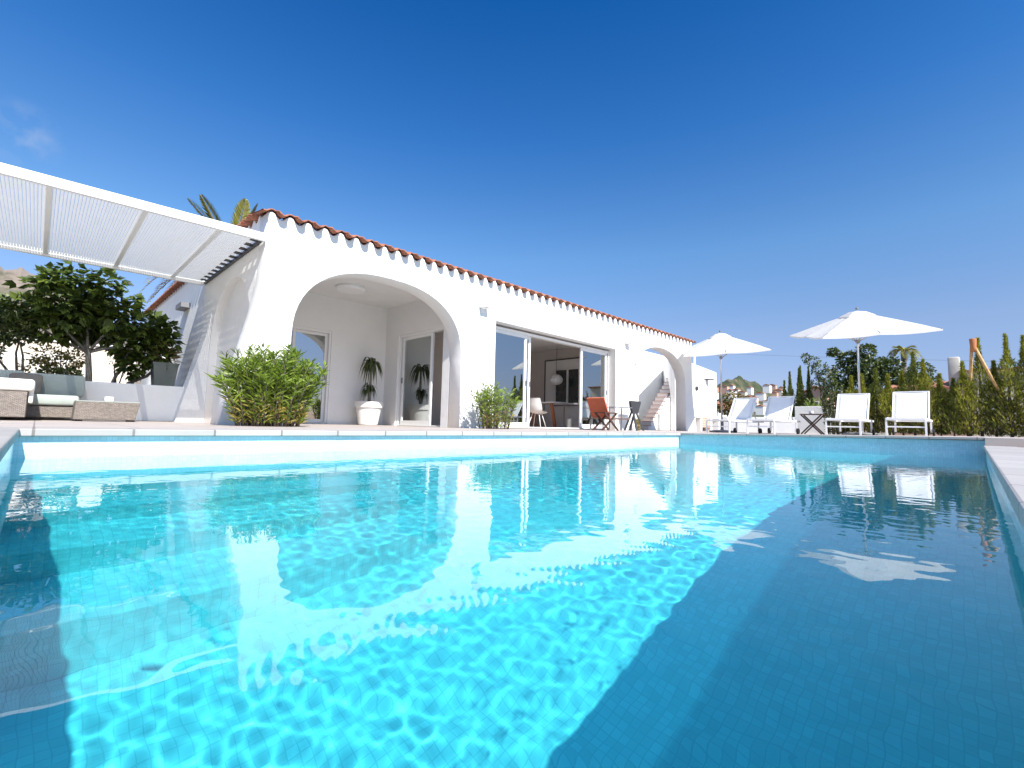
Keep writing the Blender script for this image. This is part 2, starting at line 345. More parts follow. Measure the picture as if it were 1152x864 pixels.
# water: real ripples, so the sun draws real caustics on the basin
nx, ny = 1185, 620
X, Y = np.meshgrid(np.linspace(PX0 - .20, PX1 + .02, nx), np.linspace(PY0 - .57, PY1 + .02, ny), indexing='ij'); Z = np.full_like(X, WZ)
r2 = np.random.default_rng(5); SLOPE = .0145
for i in range(90):
    L = .045 * (.42 / .045) ** r2.random(); th = r2.normal(.9, 1.2); k = 2 * np.pi / L; a = SLOPE / k / math.sqrt(45) * (1 if L < .085 else .085 / L)
    Z += a * np.sin(k * (np.cos(th) * X + np.sin(th) * Y) + r2.random() * 6.283)
env = .72 + .34 * np.sin(1.9 * X + .8 * Y + .6) * np.sin(1.1 * X - 2.3 * Y + 1.9) + .22 * np.sin(3.7 * X + 2.9 * Y)      # gusty patches: calm and livelier water
Z = WZ + (Z - WZ) * env
idx = np.arange(nx * ny).reshape(nx, ny)
q = np.stack([idx[:-1, :-1], idx[1:, :-1], idx[1:, 1:], idx[:-1, 1:]], -1).reshape(-1, 4)
me = bpy.data.meshes.new('water'); me.vertices.add(nx * ny); me.vertices.foreach_set('co', np.stack([X, Y, Z], -1).reshape(-1))
me.loops.add(q.size); me.loops.foreach_set('vertex_index', q.reshape(-1)); me.polygons.add(len(q)); me.polygons.foreach_set('loop_start', np.arange(len(q)) * 4)
me.polygons.foreach_set('use_smooth', np.ones(len(q), bool)); me.update(); me.validate(); me.materials.append(M['water'])
wat = bpy.data.objects.new('water', me); COL.objects.link(wat); struct(wat); wat.cycles.is_caustics_caster = True
# ------------------------------------------------------------------ hills
def hill(name, pts, depth, mat, seed, rough, pw=1.15):
    """ridge given as (x, y, z) crest points; falls to the plain on both sides"""
    r = np.random.default_rng(seed); P = np.array(pts, float); t = np.linspace(0, 1, 90); tt = np.linspace(0, 1, len(P))
    C = np.stack([np.interp(t, tt, P[:, k]) for k in range(3)], 1); m = 26; V = []
    dirv = C[:, :2] / np.linalg.norm(C[:, :2], axis=1, keepdims=True)
    for j in range(m):
        s_ = (j / (m - 1)) * 2 - 1; fall = (1 - abs(s_)) ** pw
        z = C[:, 2] * fall * (1 + 0 * t); nzs = sum(np.sin(t * fr * 40 + j * .5 * fr + r.random() * 6) / fr for fr in (1, 2.3, 4.1, 7)) * rough * (1 - abs(s_)) ** .5
        V.append(np.stack([C[:, 0] + dirv[:, 0] * s_ * depth, C[:, 1] + dirv[:, 1] * s_ * depth, z + nzs * (abs(s_) > 0) - .5], 1))
    V = np.concatenate(V); f = [(j * 90 + i, j * 90 + i + 1, (j + 1) * 90 + i + 1, (j + 1) * 90 + i) for j in range(m - 1) for i in range(89)]
    mb = MB(); mb.add(V, f); return struct(mb.build(name, mat, smooth=True))
def hillmat(name, c1, c2, c3, sc):
    m = pm(name, c1, .95, .2, sc); n = m.node_tree; rp = [x for x in n.nodes if x.type == 'VALTORGB'][0]
    e = rp.color_ramp.elements; e[0].color = (*c1, 1); e[0].position = .38; e[1].color = (*c3, 1); e[1].position = .66; k = e.new(.52); k.color = (*c2, 1); return m
M['rock'] = hillmat('mountain_rock', (.075, .08, .045), (.18, .145, .115), (.25, .205, .175), .012)
M['maquis'] = hillmat('hill_scrub', (.022, .032, .012), (.042, .052, .020), (.14, .115, .07), .06)
hill('mountain', [(-900, 1500, 300), (-300, 1500, 335), (-80, 1500, 322), (-50, 1500, 328), (-10, 1500, 318), (50, 1500, 286), (90, 1500, 240), (200, 1500, 150), (330, 1500, 70)], 600, 'rock', 3, 3.5)
hill('hill', [(760, 330, 40), (820, 330, 60), (865, 330, 83), (925, 330, 99), (965, 330, 108), (1010, 330, 106), (1080, 330, 103), (1150, 330, 93), (1230, 330, 79), (1320, 330, 62), (1500, 330, 42), (1900, 330, 30)], 330, 'maquis', 4, 2.2)
# ------------------------------------------------------------------ the villa
HY = 7.4
house = thing('villa', 'long low white stucco villa with arches and a terracotta tile roof beside the pool', 'house', (2.2, HY, -.1))
def superarch(xc, hw, spring, rise, p=2.4, n=28):
    out = []
    for i in range(n + 1):
        t = math.pi * i / n; c, s_ = math.cos(t), math.sin(t)
        out.append((xc - hw * math.copysign(abs(c) ** (2 / p), c), spring + rise * abs(s_) ** (2 / p)))
    return out
TP = .27                                                            # tile pitch
def wave(u): c = math.cos(2 * math.pi * u / TP); return .044 * math.copysign(abs(c) ** .75, c)
def eave(x): return 3.085 + .0088 * (x - 2.2)
B = -.16
out = [(1.74, B), (1.87, .43), (2.01, 1.02), (2.13, 1.55), (2.19, 2.0), (2.2, 2.4)]
xs = np.arange(2.2, 16.93, TP / 8)
out += [(x, eave(x) + wave(x - 2.265) - .03) for x in xs]
out += [(16.93, 2.1), (16.95, 1.5), (17.02, .95), (17.3, B), (16.38, B)]
out += superarch(14.57, 1.81, 1.55, 1.10, 2.1)[::-1] + [(12.76, B), (11.75, B), (11.75, 2.25), (6.94, 2.25), (6.94, B), (6.0, B)]
out += superarch(4.33, 1.67, 1.25, 1.30, 2.4)[::-1] + [(2.66, B)]
fac = plate('facade_wall', out[::-1], HY, HY + .38, 'stucco', house, .014)
# roughcast buttress base and reveal skins are the same stucco; side wall facing the pergola
side = [(7.80, 1.2)] + [(y, z) for y, z in superarch(8.975, 1.175, 1.15, 1.22, 2.1, 32)][1:] + [(10.15, B), (18.0, B), (18.0, 3.16)] + [(y, 3.10 + wave(y - 7.45) - .03) for y in np.arange(17.9, HY + .3, -TP / 8)] + [(7.70, 3.06), (7.70, 1.2)]
plate('side_wall', side, 2.19, 2.50, 'stucco', house, .01, 'YZ')
m = MB(); m.box((2.315, 7.79, B), (2.495, 10.25, 2.5)); m.build('niche_panel', 'stucco', house)
# flared foot of the side wall with its arched panel
prof = [(2.188, 2.0), (2.13, 1.55), (2.01, 1.02), (1.87, .43), (1.74, B)]
m = MB(); v = []
for y in (10.155, 10.55): v += [(x, y, z) for x, z in prof] + [(2.19, y, B)]
m.add(v, [(0, 1, 2, 3, 4, 5)[::-1], (6, 7, 8, 9, 10, 11)] + [(i, i + 1, i + 7, i + 6) for i in range(5)]); m.build('buttress', 'rough', house)
m = MB(); v = []
for y in (13.6, 14.2): v += [(x - .1, y, z) for x, z in prof] + [(2.188, y, B)]
m.add(v, [(0, 1, 2, 3, 4, 5)[::-1], (6, 7, 8, 9, 10, 11)] + [(i, i + 1, i + 7, i + 6) for i in range(5)]); m.build('buttress', 'rough', house)
# porch behind the first arch
m = MB()
m.box((2.45, 10.40, B), (3.0, 10.6, 2.8)); m.box((4.62, 10.40, B), (6.2, 10.6, 2.8)); m.box((3.0, 10.40, 2.02), (4.62, 10.6, 2.8))
m.box((6.003, 7.80, B), (6.2, 8.04, 2.8)); m.box((6.003, 9.82, B), (6.2, 10.398, 2.8)); m.box((6.003, 8.04, 2.06), (6.2, 9.82, 2.8))
m.build('porch_wall', 'stucco', house)
m = MB(); m.box((2.3, HY + .36, 2.80), (6.3, 10.7, 2.9)); m.build('porch_ceiling', 'ceil', house)
def slider(name, ax, p0, p1, z0, z1, pos, leaves, parent, glass, th=.05, fw=.06, handle=None):
    """sliding door in the plane axis=pos (ax 'Y': runs along X; ax 'X': runs along Y); leaves: (a, b, offset)"""
    root = MB()
    def bx(mb, a, b, za, zb, off, t):
        if ax == 'Y': mb.box((a, pos + off, za), (b, pos + off + t, zb))
        else: mb.box((pos + off, a, za), (pos + off + t, b, zb))
    bx(root, p0, p0 + .05, z0, z1, -.02, .14); bx(root, p1 - .05, p1, z0, z1, -.02, .14); bx(root, p0 + .05, p1 - .05, z1 - .06, z1, -.02, .14); bx(root, p0 + .05, p1 - .05, z0, z0 + .03, -.02, .14)
    dr = root.build(name, 'alu', parent, bevel=.004)
    for a, b, off in leaves:
        fm = MB(); za, zb = z0 + .032, z1 - .062
        bx(fm, a, a + fw, za, zb, off, th); bx(fm, b - fw, b, za, zb, off, th); bx(fm, a + fw, b - fw, zb - fw, zb, off, th); bx(fm, a + fw, b - fw, za, za + fw * 1.3, off, th)
        fm.build('frame', 'alu', dr, bevel=.004)
        gm = MB(); bx(gm, a + fw - .005, b - fw + .005, za + fw * 1.25, zb - fw + .005, off + .02, .006); gm.build('pane', glass, dr)
        hm = MB(); hx = b - fw / 2 if handle != 'a' else a + fw / 2
        if ax == 'Y': hm.box((hx - .012, pos + off - .025, z0 + 1.0), (hx + .012, pos + off - .002, z0 + 1.13))
        else: hm.box((pos + off - .025, hx - .012, z0 + 1.0), (pos + off - .002, hx + .012, z0 + 1.13))
        hm.build('handle', 'grey', dr)
    return dr
slider('sliding_door', 'Y', 3.0, 4.62, -.10, 2.02, 10.44, [(3.05, 3.84, .0), (3.76, 4.57, .055)], house, 'glass2')
slider('sliding_door', 'X', 8.04, 9.82, -.10, 2.06, 6.06, [(8.50, 9.70, .0), (8.62, 9.77, .055)], house, 'glass2', fw=.07)
slider('sliding_door', 'Y', 6.945, 11.745, -.09, 2.20, 7.64, [(6.99, 8.20, .0), (7.30, 8.40, .055), (10.39, 11.65, .0)], house, 'glass', fw=.075)
# curtains and bedroom behind the porch door
m = MB(); c = []
for i in range(61):
    x = 3.9 + .62 * i / 60; c.append((x, 10.72 + .035 * math.sin(i * .9) + .012 * math.sin(i * 2.3)))
m.add([(x, y, z) for z in (-.08, 1.98) for x, y in c], [(i, i + 1, 62 + i, 61 + i) for i in range(60)]); m.build('curtain', 'curtain', house, smooth=True)
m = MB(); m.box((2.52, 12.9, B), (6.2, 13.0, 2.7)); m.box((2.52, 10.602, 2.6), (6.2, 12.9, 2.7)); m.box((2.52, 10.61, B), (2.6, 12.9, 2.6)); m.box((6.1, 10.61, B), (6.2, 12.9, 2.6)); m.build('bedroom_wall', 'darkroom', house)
# living room
m = MB(); m.box((6.205, 11.3, B), (12.2, 11.45, 2.5)); m.build('living_room_wall', 'taupe', house)
m = MB(); m.box((12.0, 7.785, B), (12.2, 11.298, 2.5)); m.build('room_end_wall', 'taupe', house)
m = MB(); m.box((6.205, 7.785, 2.502), (12.2, 11.45, 2.6)); m.build('living_room_ceiling', 'ceil', house)
m = MB(); m.box((6.205, 7.70, -.104), (12.0, 11.3, -.088)); m.build('living_room_floor', 'floor_in', house)
# white panel and dark window modelled in place of a mirror's bright reflection
m = MB(); m.box((11.965, 8.50, -.088), (11.998, 10.26, 2.13)); m.build('mirror_panel', 'white', house)
m = MB(); m.box((11.94, 10.26, -.088), (11.998, 10.29, 2.16)); m.box((11.94, 8.5, 2.131), (11.998, 10.26, 2.16)); m.build('mirror_trim', 'darkmetal', house)
w = MB(); y0, y1, z0, z1 = 8.80, 9.84, .66, 1.84
for a, b in (((y0, z0), (y1, z0 + .05)), ((y0, z1 - .05), (y1, z1)), ((y0, z0 + .05), (y0 + .05, z1 - .05)), ((y1 - .05, z0 + .05), (y1, z1 - .05)), ((9.27, z0 + .05), (9.33, z1 - .05))):
    w.box((11.91, a[0], a[1]), (11.962, b[0], b[1]))
wf = w.build('mirrored_window', 'alu', house)
m = MB(); m.box((11.945, y0 + .05, z0 + .05), (11.955, y1 - .05, z1 - .05)); m.build('pane', pm('dark_glass', (.02, .03, .032), .08, .1, spec=.9), wf)
m = MB(); m.box((11.88, y0 - .04, z0 - .04), (11.962, y1 + .04, z0 - .004)); m.build('sill', 'grey', wf)
# roof: rounded terracotta tiles along both eaves, shallow hip behind
def tiles(axis, a, b, face, run, zf, sgn, phase):
    mb = MB(); us = np.arange(a, b + .001, TP / 12); rows = []
    for k, (dn, dz) in enumerate(((-.125, 0), (run * .33, run * .33 * .2), (run * .66, run * .66 * .2), (run, run * .2))):
        rows.append((dn, dz + .02 * (k > 0)))
    V = []; n = len(us)
    for lay in (0, 1):
        for dn, dz in rows:
            for u in us:
                cs = math.cos(2 * math.pi * (u - phase) / TP); z = zf(u) + wave(u - phase) * 1.1 + dz - .018 * lay
                e = dn if dn > 0 else -.03 - .12 * min(1, max(0, (.45 - cs) / .35))     # pan tiles overhang, cover tiles end flush on mortar
                V.append((u, face + e, z) if axis == 0 else (face + e, u, z))
    m_ = len(rows); F = []
    for lay in (0, 1):
        for r_ in range(m_ - 1):
            for i in range(n - 1):
                q = [lay * m_ * n + r_ * n + i, lay * m_ * n + r_ * n + i + 1, lay * m_ * n + (r_ + 1) * n + i + 1, lay * m_ * n + (r_ + 1) * n + i]
                F.append(q if lay == 0 else q[::-1])
    for i in range(n - 1): F.append([i, m_ * n + i, m_ * n + i + 1, i + 1])
    mb.add(V, F); return mb
m = tiles(0, 2.10, 16.98, HY, .45, eave, 1, 2.265)
m2 = tiles(1, 7.72, 18.05, 2.19, .3, lambda y: 3.10, 1, 7.45)
for vv, ff in ((np.concatenate(m2.v), m2.f),): m.add(vv, ff)
rf = m.build('roof', 'tile', house, smooth=True)
m = MB(); m.add([(2.55, 7.80, 3.19), (16.95, 7.80, 3.30), (16.95, 12, 3.95), (7.0, 12, 3.9), (16.95, 16.2, 3.2), (2.55, 18, 3.2)], [(0, 1, 2, 3), (3, 2, 4, 5), (0, 3, 5)]); m.build('roof_back', 'tile', house)
# end wall of the villa past the rooms (behind the second arch stands the stair court)
m = MB(); m.box((12.205, 11.3, B), (12.4, 16, 3.0)); m.build('court_wall', 'stucco', house); m = MB(); m.box((12.78, 7.95, B), (13.9, 8.15, 2.55)); m.build('court_pier', 'stucco', house)
m = MB(); m.box((2.5, 15.9, B), (12.4, 16.1, 3.1)); m.build('rear_wall', 'stucco', house)
# wall lamps
def wall_lamp(x, z, label):
    t = thing('wall_lamp', label, 'wall lamp', (x, HY, z), 0, 'wall lamps on the villa front')
    m = MB(); m.box((x - .05, HY - .02, z - .16), (x + .05, HY - .002, z - .02)); m.build('back_plate', 'alu', t)
    m = MB(); m.box((x - .11, HY - .19, z - .06), (x + .11, HY - .022, z + .035)); m.build('lamp_shade', 'alu', t, bevel=.01)
    m = MB(); m.box((x - .06, HY - .15, z - .075), (x + .06, HY - .05, z - .062)); m.build('diffuser', 'plastic', t); return t
wall_lamp(6.53, 2.50, 'small white wall lamp between the big arch and the glass doors')
wall_lamp(12.35, 2.54, 'small white wall lamp between the glass doors and the right-hand arch')
t = tag(MB().lathe([(.0, 0), (.27, 0), (.30, .03), (.30, .07)], (4.48, 9.3, 2.728), 32).build('ceiling_light', 'plastic', smooth=False), 'round white flush ceiling light under the porch vault of the big arch', 'ceiling light')
# ------------------------------------------------------------------ pergola
pg = thing('pergola', 'white slatted pergola roof above the wicker seating at the left', 'pergola', (-1.7, 7.4, -.1))
def beam(n, a, b, w, h): return MB().bar(a, b, w, h).build(n, 'alu', pg, bevel=.004)
beam('front_beam', (-1.9, 7.36, 2.585), (2.19, 7.36, 2.655), .06, .115)
beam('back_beam', (-1.9, 10.85, 2.62), (2.185, 10.85, 2.66), .06, .11)
bars = [-1.85, -.98, -.09, .80, 1.64]
def pz(x): return 2.61 + (x + 1.9) * .0165
for x in bars: beam('cross_bar', (x, 7.395, pz(x)), (x, 10.815, pz(x) + .01), .055, .075)
for a, b in zip(bars, bars[1:] + [2.15]):
    m = MB(); k = int(round((b - a - .055) / .0335)); st = (b - a - .055) / k
    for i in range(k):
        x = a + .0275 + st * (i + .5); m.box((x - st * .435, 7.40, pz(x) + .0), (x + st * .435, 10.81, pz(x) + .006))
    m.build('slat_panel', 'slat', pg)
m = MB(); m.box((2.15, 7.42, pz(2.1) - .05), (2.186, 10.80, pz(2.1) - .004)); m.build('edge_strip', 'darkmetal', pg)  # dark strip along the wall edge
m = MB()
for i in range(12): MB().box((2.06, 7.55 + i * .275, pz(2.1) - .012), (2.148, 7.55 + i * .275 + .12, pz(2.1) - .004)).build('clip', 'darkmetal', pg)  # row of short dark teeth along the strip
for y in (7.36, 10.85): beam('post', (-1.78, y, -.1), (-1.78, y, 2.58), .08, .08)
# ------------------------------------------------------------------ planter wall, soil, garden walls
t = thing('planter_wall', 'low white rendered wall behind the wicker sofa', 'wall', (.5, 10.4, -.1))
MB().box((-3.4, 10.4, -.103), (1.95, 10.62, .54)).build('wall', 'stucco', t, bevel=.012)
d = MB(); d.box((-3.4, 10.62, -.1), (2.1, 15, .46)); struct(d.build('planting_bed', 'soil'))
t = thing('garden_wall', 'pale beige garden wall behind the fig tree', 'wall', (0, 17, -.1))
MB().box((-8, 17, -.3), (1.9, 17.25, 1.85)).build('wall', pm('beige_render', (.62, .55, .47), .9, .1, 2), t)
MB().box((-8, 16.95, 1.852), (1.9, 17.3, 1.92)).build('wall_cap', 'stucco', t)
t = thing('lattice_fence', 'white slatted fence panel seen between the tree trunks', 'fence', (-.6, 15.6, .46))
m = MB()
for i in range(22): m.box((-1.5 + i * .09, 15.6, .46), (-1.46 + i * .09, 15.62, 1.42))
m.build('slats', 'white', t); m = MB(); m.box((-1.55, 15.622, .6), (.5, 15.65, .66)); m.box((-1.55, 15.622, 1.25), (.5, 15.65, 1.31)); m.build('rail', 'white', t)
# ------------------------------------------------------------------ stair court and annex
st = thing('staircase', 'white outdoor stairs climbing to the right behind the right-hand arch', 'staircase', (17, 9.4, -.1))
nst = 13
for i in range(nst):
    x = 17.35 + i * .205; z = -.1 + (i + 1) * .178
    m = MB(); m.box((x, 9.40, -.1), (x + .204, 9.85, z - .03)); m.build('riser', 'stucco', st)
    m = MB(); m.box((x - .03, 9.36, z - .028), (x + .204, 9.85, z)); m.build('tread', pm('pink_tread', (.50, .37, .33), .8, .1), st) if i == 0 else m.build('tread', bpy.data.materials['pink_tread'], st)
m = MB(); m.prism([(18.1, -.1), (20.2, -.1), (20.2, 2.2), (19.95, 2.16), (18.1, .55)], 1, 9.25, 9.355); m.build('flank_wall', 'stucco', st)
t = thing('court_wall', 'tall white wall closing the stair court behind the right-hand arch', 'wall', (17, 10.9, -.1))
MB().box((12.45, 10.9, -.2), (22.5, 11.1, 3.55)).build('wall', 'stucco', t)
t = thing('annex', 'plain white annex block right of the villa end', 'building', (18.9, 9, -.1))
v = [(18.9, 9.0, -.2), (23.36, 9.0, -.2), (23.36, 9.0, 2.76), (18.9, 9.0, 3.02), (18.9, 9.2, -.2), (23.36, 12., -.2), (23.36, 12., 2.76), (18.9, 9.2, 3.02)]
MB().add(v, [(0, 1, 2, 3), (5, 4, 7, 6), (3, 2, 6, 7), (1, 5, 6, 2), (4, 0, 3, 7)]).build('wall', 'stucco', t)
t = thing('bracket_lamp', 'dark bracket wall lamp on the annex wall', 'wall lamp', (22, 8.995, 2.2))
MB().box((21.93, 8.94, 1.95), (22.0, 8.998, 2.28)).build('bracket', 'plastic', t); MB().box((21.9, 8.70, 2.29), (22.35, 8.998, 2.33)).build('lamp_shade', 'darkmetal', t)
tag(MB().tube([(20.99, 8.999, 1.81), (20.99, 8.93, 1.81)], .10, 16).build('bulkhead_lamp', 'darkmetal'), 'small round dark bulkhead lamp on the annex wall', 'wall lamp')
m = MB(); m.tube([(21.55, 9.3, 2.7), (21.55, 9.3, 3.6)], .05, 10); tag(m.build('chimney_pipe', 'white'), 'thin white pipe rising above the annex roof', 'pipe')
t = thing('barbecue_counter', 'white masonry barbecue counter with open niches against the annex', 'counter', (19, 8.2, -.1))
m = MB(); m.box((18.95, 8.2, .46), (21.9, 8.95, .53)); m.build('worktop', 'stucco', t)
m = MB()
for a, b in ((18.95, 19.1), (19.62, 19.75), (20.62, 20.80), (21.55, 21.9)): m.box((a, 8.22, -.1), (b, 8.95, .458))
m.box((18.95, 8.8, -.1), (21.9, 8.96, .457)); m.build('base', 'stucco', t)
m = MB(); m.box((19.752, 8.21, .05), (20.618, 8.5, .455)); m.build('brick_front', gridmat('orange_brick', (.55, .22, .12), (.6, .5, .42), .2, .07, .012, .8, .15, .5), t, uv=True)
# ------------------------------------------------------------------ umbrellas
def make_umbrella():
    t = thing('umbrella', '', 'umbrella', (0, 0, 0), 0, 'square white sun umbrellas')
    m = MB(); m.tube([(0, 0, .1), (0, 0, 3.02)], .024, 12); m.build('pole', 'steel', t, smooth=True, local=True)
    m = MB(); m.lathe([(.36, 0), (.38, .02), (.36, .045), (.06, .07), (.05, .09), (.05, .32), (.03, .33)], (0, 0, 0), 28); m.build('base', 'grey', t, local=True)
    hd, zr, zt = 1.70, 2.52, 3.02
    pts = []
    for k in range(8):
        a = k * math.pi / 4; r_ = hd if k % 2 == 0 else hd / math.sqrt(2) * .985; pts.append((r_ * math.cos(a), r_ * math.sin(a), zr - (.0 if k % 2 == 0 else .0)))
    V = []; F = []; ring = 7
    for j in range(ring):
        u = .17 + (1 - .17) * j / (ring - 1)
        for k in range(8):
            for s_ in range(4):
                p0 = Vector(pts[k]); p1 = Vector(pts[(k + 1) % 8]); q_ = p0.lerp(p1, s_ / 4)
                sag = .05 * math.sin(math.pi * s_ / 4) * u
                V.append((q_.x * u * (1 - sag * .5), q_.y * u * (1 - sag * .5), zt - .02 - (zt - zr) * (u ** 1.08) - sag * .6))
    for j in range(ring - 1):
        for k in range(32): F.append((j * 32 + k, j * 32 + (k + 1) % 32, (j + 1) * 32 + (k + 1) % 32, (j + 1) * 32 + k))
    nb = len(V)
    for k in range(32):                                             # short valance
        x, y, z = V[(ring - 1) * 32 + k]; V.append((x * 1.001, y * 1.001, z - .035))
    F += [((ring - 1) * 32 + k, (ring - 1) * 32 + (k + 1) % 32, nb + (k + 1) % 32, nb + k) for k in range(32)]
    m = MB(); m.add(V, F); m.build('canopy', 'canvas', t, smooth=False, local=True)
    m = MB(); V = []; F = []
    for j, (u, dz) in enumerate(((.0, .045), (.12, .015), (.25, -.085))):
        for k in range(8): V.append((pts[k][0] * u, pts[k][1] * u, zt + dz - .03))
    for j in range(2):
        for k in range(8): F.append((j * 8 + k, j * 8 + (k + 1) % 8, (j + 1) * 8 + (k + 1) % 8, (j + 1) * 8 + k))
    m.add(V, F); m.build('vent_cap', 'canvas', t, local=True)
    MB().lathe([(.025, 0), (.035, .02), (.03, .05), (.01, .06)], (0, 0, zt + .04), 12).build('finial', 'grey', t, local=True)
    for k in range(8):
        p_ = pts[k]; m = MB(); m.bar((p_[0] * .03, p_[1] * .03, zt - .07), (p_[0] * .995, p_[1] * .995, zr - .02), .016, .022)
        m.bar((p_[0] * .5, p_[1] * .5, (zt + zr) / 2 - .045), (p_[0] * .02, p_[1] * .02, 2.28), .012, .016); m.build('rib', 'steel', t, local=True)
    MB().lathe([(.04, 0), (.05, .03), (.04, .08)], (0, 0, 2.24), 12).build('runner', 'grey', t, local=True)
    return t
u3 = make_umbrella()
tilt = Matrix.Translation((0, 0, 2.6)) @ Matrix.Rotation(R(75), 4, 'Z').inverted() @ Vector((0, 0, 1)).rotation_difference(Vector((-.20, -.053, 1))).to_matrix().to_4x4() @ Matrix.Rotation(R(75), 4, 'Z') @ Matrix.Translation((0, 0, -2.6))
for c_ in u3.children:
    if c_.name.split('.')[0] in ('canopy', 'vent_cap', 'finial', 'rib'): c_.matrix_basis = tilt
u3.location = (15.4, 2.18, -.07); u3.rotation_euler = (0, 0, R(75)); u3.scale = (1.05, 1.05, 1.10); u3['label'] = 'white umbrella standing behind the third lounger, in front of the dark trees'
u2 = dup(u3, (16.1, 6.04, -.1), R(72), 'white umbrella beside the villa end, overlapping the annex wall')
# ------------------------------------------------------------------ loungers
def make_lounger():
    t = thing('sun_lounger', '', 'sun lounger', (0, 0, 0), 0, 'white sun loungers on the far terrace')
    w = .33; zs = .36
    m = MB()
    for s_ in (-1, 1): m.bar((0, s_ * w, zs), (1.92, s_ * w, zs), .035, .05)
    m.bar((0, -w, zs), (0, w, zs), .035, .05); m.bar((1.92, -w, zs), (1.92, w, zs), .035, .05); m.bar((.02, -w, .19), (.02, w, .19), .03, .03)
    m.build('frame', 'alu', t, local=True, bevel=.004)
    for s_ in (-1, 1):
        MB().bar((.01, s_ * w, 0), (.01, s_ * w, zs - .02), .035, .035).build('leg', 'alu', t, local=True)
        MB().bar((1.62, s_ * w, .08), (1.62, s_ * w, zs - .02), .035, .035).build('leg', 'alu', t, local=True)
        m = MB(); m.tube([(1.62, s_ * w + s_ * .02, .085), (1.62, s_ * w + s_ * .06, .085)], .085, 20); m.build('wheel', 'black', t, local=True)
    # sling seat with a slight sag, raised back
    def sling(pts, nm, half):
        V = []; n = len(pts)
        for x, z, th in pts:
            for y in np.linspace(-half, half, 7): V.append((x, y, z - .018 * (1 - (y / half) ** 2)))
        for x, z, th in pts:
            for y in np.linspace(-half, half, 7): V.append((x, y, z - .018 * (1 - (y / half) ** 2) - .012))
        F = [(i * 7 + j, (i + 1) * 7 + j, (i + 1) * 7 + j + 1, i * 7 + j + 1) for i in range(n - 1) for j in range(6)]
        F += [tuple(q + n * 7 for q in f[::-1]) for f in F]
        for i in range(n - 1):
            F += [(i * 7, n * 7 + i * 7, n * 7 + (i + 1) * 7, (i + 1) * 7), ((i + 1) * 7 + 6, n * 7 + (i + 1) * 7 + 6, n * 7 + i * 7 + 6, i * 7 + 6)]
        F += [tuple((j + 1, j, n * 7 + j, n * 7 + j + 1)) for j in range(6)]
        e = (n - 1) * 7; F += [(e + j, e + j + 1, n * 7 + e + j + 1, n * 7 + e + j) for j in range(6)]
        return MB().add(V, F).build(nm, 'fabric', t, smooth=True, local=True)
    sling([(.02, zs + .035, 0), (.06, zs + .04, 0), (.4, zs + .022, 0), (.8, zs + .015, 0), (1.14, zs + .03, 0)], 'seat', .315)
    bk = sling([(1.14, zs + .035, 0), (1.22, zs + .16, 0), (1.34, zs + .36, 0), (1.50, zs + .63, 0), (1.535, zs + .685, 0)], 'backrest', .315)
    m = MB()
    for s_ in (-1, 1): m.bar((1.13, s_ * .325, zs + .02), (1.54, s_ * .325, zs + .69), .03, .03)
    m.bar((1.54, -.325, zs + .69), (1.54, .325, zs + .69), .03, .03); m.bar((1.42, -.2, zs + .47), (1.80, -.2, zs), .02, .02); m.bar((1.42, .2, zs + .47), (1.80, .2, zs), .02, .02)
    m.build('back_frame', 'alu', t, local=True); return t
l4 = make_lounger(); l4.location = (13.25, 1.09, -0.05); l4['label'] = 'white sun lounger alone in full sun, nearest the right end of the hedge'
dup(l4, (13.25, 2.22, -0.07), R(0), 'white sun lounger under the umbrella by the trees, a wedge of shade on its back')
dup(l4, (13.25, 4.00, -0.10), R(-4), 'white sun lounger with a shaded back, just left of the small dark table')
dup(l4, (13.25, 5.09, -0.12), R(-9), 'white sun lounger nearest the villa, partly hiding the next lounger')
# folding side table between the loungers
def side_table(loc, w, h, label, mat, dpt=.4):
    t = thing('folding_table', label, 'side table', loc)
    x, y, z = loc
    m = MB()
    for i in range(5): m.box((x - dpt / 2 + i * dpt / 5, y - w / 2, z + h - .022), (x - dpt / 2 + (i + .86) * dpt / 5, y + w / 2, z + h))
    m.build('table_top', mat, t)
    for s_ in (-1, 1):
        MB().bar((x + s_ * (dpt / 2 - .03), y - w / 2 + .02, z + h - .024), (x + s_ * (dpt / 2 - .03), y + w / 2 - .02, z), .035, .022, (1, 0, 0)).build('leg', mat, t)
        MB().bar((x + s_ * (dpt / 2 - .055), y + w / 2 - .02, z + h - .024), (x + s_ * (dpt / 2 - .058), y - w / 2 + .02, z), .035, .022, (1, 0, 0)).build('leg', mat, t)
    return t
side_table((15.0, 3.2, -.08), .52, .55, 'dark wooden folding side table between two loungers under the far umbrella', 'darkwood')
tag(MB().lathe([(.04, 0), (.055, .02), (.06, .08), (.052, .082)], (15.0, 3.22, .472), 16).build('cup', 'plastic'), 'small white cup on the dark table between the loungers', 'cup')
